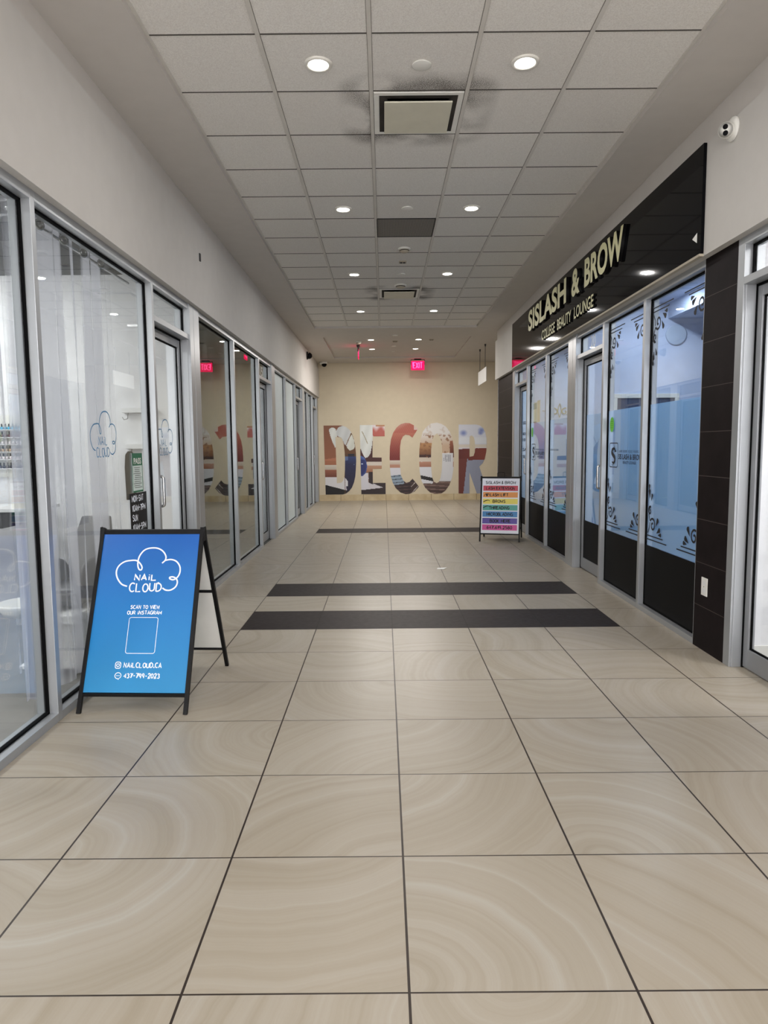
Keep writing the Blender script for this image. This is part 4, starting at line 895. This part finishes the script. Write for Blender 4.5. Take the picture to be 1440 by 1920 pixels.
# ------------------------------------------------------------------ nail salon
def LPn(x): return lambda u, v: (x, u, v)
def cloud(P, y0, y1, z0, z1, wd, parent):
    def m_(x, y): return (y0 + (x - 405) / 580 * (y1 - y0), z1 - (y - 290) / 390 * (z1 - z0))
    b = MB()
    for C_ in (C1, C2): b.ribbon(smoothpts([m_(*p) for p in C_], 6), wd, P)
    q = obj('cloud_decal', b, M['blueink'], parent, label='blue outlined cloud decal')
    for s_, x0, x1, ya, yb_ in (('NAiL', 575, 765, 585, 512), ('CLOUD', 520, 805, 690, 610)):
        b = MB(); strokes(b, s_, m_(x0, 0)[0], m_(x1, 0)[0], m_(0, ya)[1], m_(0, yb_)[1], wd * .85, P, .04); obj('decal_lettering', b, M['blueink'], q)
cloud(LPn(-(FL + .0535)), 4.25, 4.665, 1.415, 1.70, .0075, w2)
cloud(LPn(-(FL + d1[2][2] - .002)), 5.60, 6.05, 1.41, 1.70, .0075, d1[1])
def curtain(name, x, y0, y1, z0, z1, n, amp, label, flare=0.0, grom=(), seed=1):
    e = empty(name, (x, y0, z0), label, 'curtain', 'sheer curtains in the nail salon window'); rd = random.Random(seed); N = 90; K = 14; vs = []; fs = []
    ph = [rd.uniform(0, 6) for _ in range(4)]
    for i in range(N + 1):
        s_ = i / N
        for k in range(K + 1):
            t_ = k / K; a_ = amp * (.7 + .5 * t_)
            dx = a_ * math.sin(2 * math.pi * n * s_ + ph[0] + .8 * t_ * math.sin(3 * s_ + ph[1])) + a_ * .35 * math.sin(2 * math.pi * n * 2.1 * s_ + ph[2])
            yy = y0 + (y1 - y0) * s_ * (1 + flare * t_) + .02 * t_ * math.sin(9 * s_ + ph[3])
            vs.append((x + dx, yy, z1 + (z0 - z1) * t_))
    for i in range(N):
        for k in range(K): fs.append((i * (K + 1) + k, i * (K + 1) + k + 1, (i + 1) * (K + 1) + k + 1, (i + 1) * (K + 1) + k))
    obj('fabric', MB().add(vs, fs), M['curtain'], e, smooth=True)
    for y in grom:
        b = MB(); pr = [(.026 + .006 * math.cos(q), .003 * math.sin(q)) for q in [2 * math.pi * k / 8 for k in range(9)]]
        b.lathe((x + .022, y, z1 - .05), pr, 20, axis=(1, -.5, 0)); obj('grommet', b, M['steel'], e, smooth=True, label='metal ring eyelet')
    return e
curtain('curtain', -1.912, 3.71, 4.95, .06, 2.745, 5, .018, 'sheer white curtain with metal eyelets behind the second salon window', .0, (3.91, 4.19, 4.46, 4.73), 2)
curtain('curtain', -1.93, 3.575, 3.68, .10, 2.745, 1.5, .018, 'sheer curtain gathered in a narrow strip beside the first mullion', 0, (), 5)
curtain('curtain', -1.93, 2.0, 3.48, .30, 2.745, 6, .03, 'sheer curtain at the far left edge of the photo', 0, (), 8)
for y0_, y1_, nm in ((1.9, 3.5, 'over the first salon window'), (3.65, 5.28, 'over the second salon window')):
    o = obj('curtain_rod', MB().tube([(-1.912, y0_, 2.695), (-1.912, y1_, 2.695)], .009, 10).lathe((-1.912, y0_, 2.695), [(.012, 0), (.018, .01), (.012, .025)], 12, axis=(0, -1, 0)), M['steel'], origin=(-1.912, y0_, 2.695), smooth=True); tag(o, 'thin steel curtain rod ' + nm, 'curtain rod')
# notices
xg = -(FL + .0525)
e = empty('notice', (xg, 4.93, 1.14), 'green and white PASS inspection notice taped inside the salon window', 'notice')
gr = mat('notice_green', (30, 104, 70), .5); pw_ = mat('notice_white', (206, 218, 212), .6)
obj('sheet', MB().box(xg, xg - .001, 4.93, 5.135, 1.14, 1.425), pw_, e); b = MB(); b.box(xg + .0012, xg, 4.93, 5.135, 1.335, 1.425).box(xg + .0012, xg, 4.93, 5.135, 1.14, 1.152).box(xg + .0012, xg, 4.93, 4.936, 1.14, 1.425).box(xg + .0012, xg, 5.129, 5.135, 1.14, 1.425); obj('green_border', b, gr, e, label='green heading and border')
txt('heading', 'PASS', (xg + .002, 4.957, 1.345), (0, 1, 0), (0, 0, 1), .045, .15, M['white'], e, bold=.03)
b = MB(); rr_ = random.Random(5)
for k in range(11):
    z = 1.318 - k * .0145; y = 4.948 + rr_.uniform(0, .03); b.box(xg + .0018, xg, y, 5.118 - rr_.uniform(0, .05), z, z + .003)
obj('small_print', b, M['ink'], e)
e = empty('opening_hours_board', (xg, 4.86, .70), 'black opening hours panel with white hand lettering beneath the PASS notice', 'notice')
obj('board', MB().box(xg, xg - .0015, 4.86, 5.20, .70, 1.135), M['black'], e)
b = MB()
for s_, z in (('MON-SAT', 1.075), ('10AM-7PM', 1.005), ('SUN', .935), ('10AM-5PM', .865)): strokes(b, s_, 4.895, 4.895 + .033 * len(s_), z, z + .042, .008, LPn(xg + .001), .05)
obj('lettering', b, M['wink'], e)
# wall ledges with hooks on the partition
def ledge(x0, x1, z, label):
    e = empty('wall_ledge', (x0, 6.455, z), label, 'shelf', 'short wall ledges with hooks'); obj('board', MB().box(x0, x1, 6.40, 6.46, z - .045, z), M['offwhite'], e, bevel=.003)
    for x in (x0 + .05, x1 - .05): obj('hook', MB().tube([(x, 6.43, z - .045), (x, 6.41, z - .10), (x - .03, 6.40, z - .11), (x - .045, 6.40, z - .085)], .004, 8), M['steel'], e, smooth=True)
ledge(-2.43, -2.12, 1.835, 'upper white wall ledge with a hook inside the nail salon'); ledge(-2.41, -2.10, 1.50, 'lower white wall ledge with hooks above the hanging bag')
b = MB()
pf = [(-.05, 0), (-.055, .30), (-.045, .42), (-.02, .455), (.01, .45), (.03, .41), (.035, .3), (.03, 0)]
b.add([(-2.36 + x, y, .98 + z) for y in (6.37, 6.42) for x, z in pf], [tuple(range(8))[::-1], tuple(range(8, 16))] + [(i, (i + 1) % 8, 8 + (i + 1) % 8, 8 + i) for i in range(8)])
o = obj('hanging_bag', b, M['dark'], origin=(-2.36, 6.4, .98), bevel=.006); tag(o, 'dark slim bag hanging below the lower salon wall ledge', 'bag')
o = obj('wall_plate', MB().box(-2.36, -2.26, 6.45, 6.46, 2.58, 2.60), M['steel'], origin=(-2.3, 6.455, 2.6)); tag(o, 'small steel plate high on the white salon wall', 'fixing')
# polish rack: clear shelf rows of bottles
e = empty('polish_rack', (-3.5, 6.45, 1.25), 'white wall rack of nail polish seen through the curtain gap', 'shelf')
obj('back_panel', MB().box(-3.78, -3.25, 6.445, 6.455, 1.20, 1.78), M['white'], e)
zr = [1.645, 1.575, 1.51, 1.44, 1.37, 1.285]
for z in zr: obj('shelf_board', MB().box(-3.76, -3.27, 6.39, 6.445, z - .006, z), M['offwhite'], e)
cols = [((70, 176, 214), 'blue'), ((92, 58, 66), 'dark plum'), ((214, 208, 210), 'milky white'), ((176, 150, 120), 'beige'), ((222, 212, 214), 'pale pink'), ((34, 28, 48), 'near black')]
proto = None
for (c_, cn), z in zip(cols, zr):
    bmat = mat('polish_' + cn.replace(' ', '_'), c_, .25)
    p0 = empty('polish_bottle', (-3.73, 6.42, z), '%s nail polish bottle in its row on the salon rack' % cn, 'bottle', '%s nail polish bottles' % cn)
    obj('bottle_body', MB().lathe((0, 0, 0), [(.004, 0), (.012, .001), (.0125, .022), (.006, .027), (.004, .028)], 12), bmat, p0, local=True, smooth=True)
    obj('cap', MB().lathe((0, 0, 0), [(.006, .027), (.0065, .052), (.003, .054)], 10), M['black'] if cn != 'milky white' else M['white'], p0, local=True, smooth=True)
    for k in range(1, 14): copy_tree(p0, (-3.73 + k * .034, 6.42, z))
# manicure desk
e = empty('manicure_desk', (-3.45, 6.0, 0), 'white manicure desk with a dark drawer seen through the curtain gap', 'desk')
obj('desk_top', MB().box(-4.1, -3.0, 5.75, 6.30, .93, .96), M['offwhite'], e, bevel=.004); obj('drawer', MB().box(-3.75, -3.25, 5.77, 6.28, .79, .92), M['dark'], e, bevel=.004)
for x in (-4.05, -3.05): obj('side_panel', MB().box(x - .02, x + .02, 5.78, 6.28, 0, .93), M['offwhite'], e)
# pedicure station
e = empty('pedicure_chair', (-2.15, 4.55, 0), 'grey pedicure armchair on a white base behind the curtain, left of the blue sign', 'chair')
obj('base', MB().box(-2.33, -1.99, 4.32, 4.95, .07, .34), M['offwhite'], e, bevel=.01); obj('base_slab', MB().box(-2.36, -1.975, 4.28, 5.0, .05, .075).box(-2.36, -1.975, 4.28, 5.0, .34, .40), M['offwhite'], e, bevel=.006)
obj('plinth', MB().box(-2.30, -2.02, 4.35, 4.9, 0, .05), mat('dark_blue_plinth', (38, 44, 74), .5), e)
leather = mat('grey_leather', (88, 88, 92), .45, noise=.06)
obj('seat', MB().box(-2.30, -2.0, 4.42, 4.95, .42, .54), leather, e, bevel=.04)
obj('foot_basin', MB().lathe((-2.30, 4.30, .40), [(.02, 0), (.13, .01), (.17, .08), (.16, .09), (.12, .03), (.02, .02)], 24), M['white'], e, smooth=True)
prf = [(4.52, .48), (4.44, .58), (4.46, .68), (4.60, .74), (4.86, .70), (4.96, .55), (4.90, .46)]
for x in (-2.33, -2.05):
    b = MB(); b.add([(xx, y, z) for xx in (x, x + .07) for y, z in prf], [tuple(range(7))[::-1], tuple(range(7, 14))] + [(i, (i + 1) % 7, 7 + (i + 1) % 7, 7 + i) for i in range(7)]); obj('armrest', b, leather, e, smooth=True, subsurf=2)
b = MB(); vs = []; fs = []
for i in range(9):
    q = i / 8; yc = 4.86 + .22 * q; zc = .46 + .50 * q; hw_ = .17 - .06 * q * q; th = .07 - .03 * q
    vs += [(-2.15 + hw_ * math.cos(a), yc + th * math.sin(a), zc) for a in [2 * math.pi * k / 16 for k in range(16)]]
for i in range(8):
    for k in range(16): fs.append((i * 16 + k, i * 16 + (k + 1) % 16, (i + 1) * 16 + (k + 1) % 16, (i + 1) * 16 + k))
fs += [tuple(range(16))[::-1], tuple(128 + k for k in range(16))]
obj('backrest', b.add(vs, fs), leather, e, smooth=True, bevel=.012)
e = empty('ceiling_truss', (-3.4, 5.6, 3.4), 'dark open ceiling structure with silver insulation inside the nail salon', 'ceiling structure')
b = MB(); rt = random.Random(4)
for k in range(16): y = 1.2 + k * .33; b.tube([(-5.1, y, 3.5), (-4.2, y + .1, 3.42 + rt.uniform(-.04, .04)), (-3.0, y - .05, 3.5), (-1.95, y, 3.45)], .02, 8)
obj('duct_run', b, M['steel'], e, smooth=True)
# ------------------------------------------------------------------ beauty lounge
def sticker(loc, r, label, e):
    b = MB(); x = RS.x(.0530); b.poly([(-loc[0] + r * .82 * math.cos(a), loc[1] + r * math.sin(a)) for a in [2 * math.pi * k / 28 for k in range(28)]], lambda u, v: (x, -u, v))
    q = obj('round_sticker', b, mat('lime_sticker', (118, 214, 62), .5), e, label=label)
    b = MB()
    for k in range(4): b.ribbon([(-loc[0] - .035, loc[1] + .03 - k * .02), (-loc[0] + .03, loc[1] + .03 - k * .02)], .004, lambda u, v: (x - .0006, -u, v))
    obj('sticker_print', b, mat('dark_green_print', (70, 160, 50), .6), q)
sticker((6.93, 1.655), .075, 'lime green round sticker', R2); sticker((10.64, 1.655), .075, 'lime green round sticker on the farther window', R5)
xr = RS.x(.070)
e = empty('notice', (xr, 10.4, 1.79), 'green headed permit notice in the far beauty shop window', 'notice')
obj('sheet', MB().box(xr, xr + .001, 10.42, 10.67, 1.79, 2.10), mat('permit_paper', (206, 212, 180), .6), e); obj('green_border', MB().box(xr - .001, xr, 10.43, 10.66, 2.0, 2.09).box(xr - .001, xr, 10.43, 10.66, 1.80, 1.815), gr, e); obj('side_sheet', MB().box(xr, xr + .001, 10.20, 10.40, 1.80, 2.12), mat('cream_paper', (214, 206, 172), .6), e, label='cream sheet beside it')
e = empty('wall_clock', (3.45, 8.20, 2.735), 'round grey wall disc inside the lounge, seen above the frosted film', 'wall decoration')
obj('rim', MB().lathe((3.45, 8.20, 2.735), [(.10, 0), (.125, .004), (.125, .012), (.108, .016)], 36, axis=(0, -1, 0)), mat('pale_rim', (176, 190, 210), .5), e, smooth=True); obj('face', MB().lathe((3.45, 8.196, 2.735), [(.105, 0), (.105, .008), (.002, .009)], 36, axis=(0, -1, 0)), mat('grey_face', (140, 158, 180), .7), e)
e = empty('framed_opening', (3.0, 8.2, 1.6), 'white framed dark interior window on the lounge partition', 'interior window')
obj('frame', MB().box(2.72, 3.50, 8.17, 8.20, 2.0, 2.05).box(2.72, 2.77, 8.17, 8.20, 1.3, 2.0).box(3.45, 3.50, 8.17, 8.20, 1.3, 2.0).box(3.10, 3.14, 8.17, 8.20, 1.3, 2.0).box(2.72, 3.5, 8.17, 8.20, 1.25, 1.3), M['white'], e, bevel=.003); obj('dark_pane', MB().box(2.77, 3.45, 8.185, 8.199, 1.3, 2.0), mat('dark_pane', (64, 76, 104), .2), e)
o = obj('ceiling_bulkhead', MB().box(3.35, 5.5, 6.2, 8.2, 2.92, 3.1), M['loungewall'], origin=(4.4, 7.2, 2.92)); tag(o, 'pale dropped soffit inside the beauty lounge', 'soffit')
names = ['closest to the pier', 'second from the pier', 'third, close to the partition', 'first beyond the partition', 'second beyond the partition', 'farthest']
for (x, y), nm in zip(LOUNGE, names):
    e = empty('downlight', (x, y, 3.1), 'lit round lamp in the lounge ceiling, %s' % nm, 'ceiling light', 'lounge ceiling lamps'); obj('lamp_lens', MB().lathe((0, 0, 0), [(.002, -.008), (.06, -.008), (.065, 0), (.01, 0)], 24), M['lens'], e, local=True); obj('trim_ring', MB().lathe((0, 0, 0), [(.065, 0), (.067, -.009), (.08, -.008), (.083, 0)], 24), M['ring'], e, local=True)
def added_panel_light(x, y, z, label):  # invented lamp body added to go with a shop fill light
    e = empty('added_panel_light', (x, y, z), label, 'ceiling light'); obj('housing', MB().box(-.31, .31, -.31, .31, 0, .04), M['white'], e, local=True, bevel=.004); obj('diffuser', MB().box(-.285, .285, -.285, .285, -.006, .001), M['lens'], e, local=True, label='glowing diffuser')
    for sx in (-.25, .25): obj('suspension_wire', MB().tube([(sx, 0, .04), (sx, 0, (3.8 if y < 6 else 2.95) - z)], .002, 6), M['steel'], e, local=True) if x < 0 and y < 6 else None
for x, y, nm in ((-3.9, 2.0, 'nearest the camera'), (-3.9, 3.6, 'in the middle'), (-3.6, 5.3, 'closest to the hook wall')): added_panel_light(x, y, 3.2, 'added square light panel out of view in the nail salon, %s' % nm)
added_panel_light(3.5, 3.2, 3.05, 'added square light panel out of view in the bright shop at the right edge')
o = obj('tall_dark_form', MB().lathe((2.56, 6.62, 0), [(.06, 0), (.09, .02), (.12, .35), (.125, .62), (.10, .85), (.06, 1.0), (.045, 1.12), (.05, 1.20), (.02, 1.20)], 28), mat('olive_brown', (84, 84, 66), .5), origin=None, smooth=True)  # plain turned form for an unidentified dark silhouette behind the film
tag(o, 'tall dark rounded form behind the frosted film with the black logo', 'dark form')
e = empty('wall_sign', (3.05, 12.0, 1.85), 'gold scroll wall emblem with script seen in the far frosted window', 'wall decoration'); gm = mat('antique_gold', (176, 160, 110), .35, .6)
b = MB(); PW = lambda u, v: (3.06 + u, 11.985, 2.03 + v)
for s_ in (-1, 1):
    b.ribbon([(s_ * a, c) for a, c in spiral(.09, 0, .065, .012, 1.2, 7.6)], .016, PW); b.ribbon([(0, -.10), (s_ * .03, .0), (s_ * .02, .09), (0, .14)], .012, PW); b.ribbon(smoothpts([(s_ * .12, -.05), (s_ * .2, .0), (s_ * .3, .02)], 5), .012, PW)
obj('scroll_emblem', b, gm, e); b = MB(); b.ribbon([(-.18, -.14), (.3, -.14)], .006, PW); strokes(b, 'BEAUTY LOUNGE', -.15, .25, -.21, -.17, .006, PW, .04, .2); obj('script_line', b, M['ink'], e)
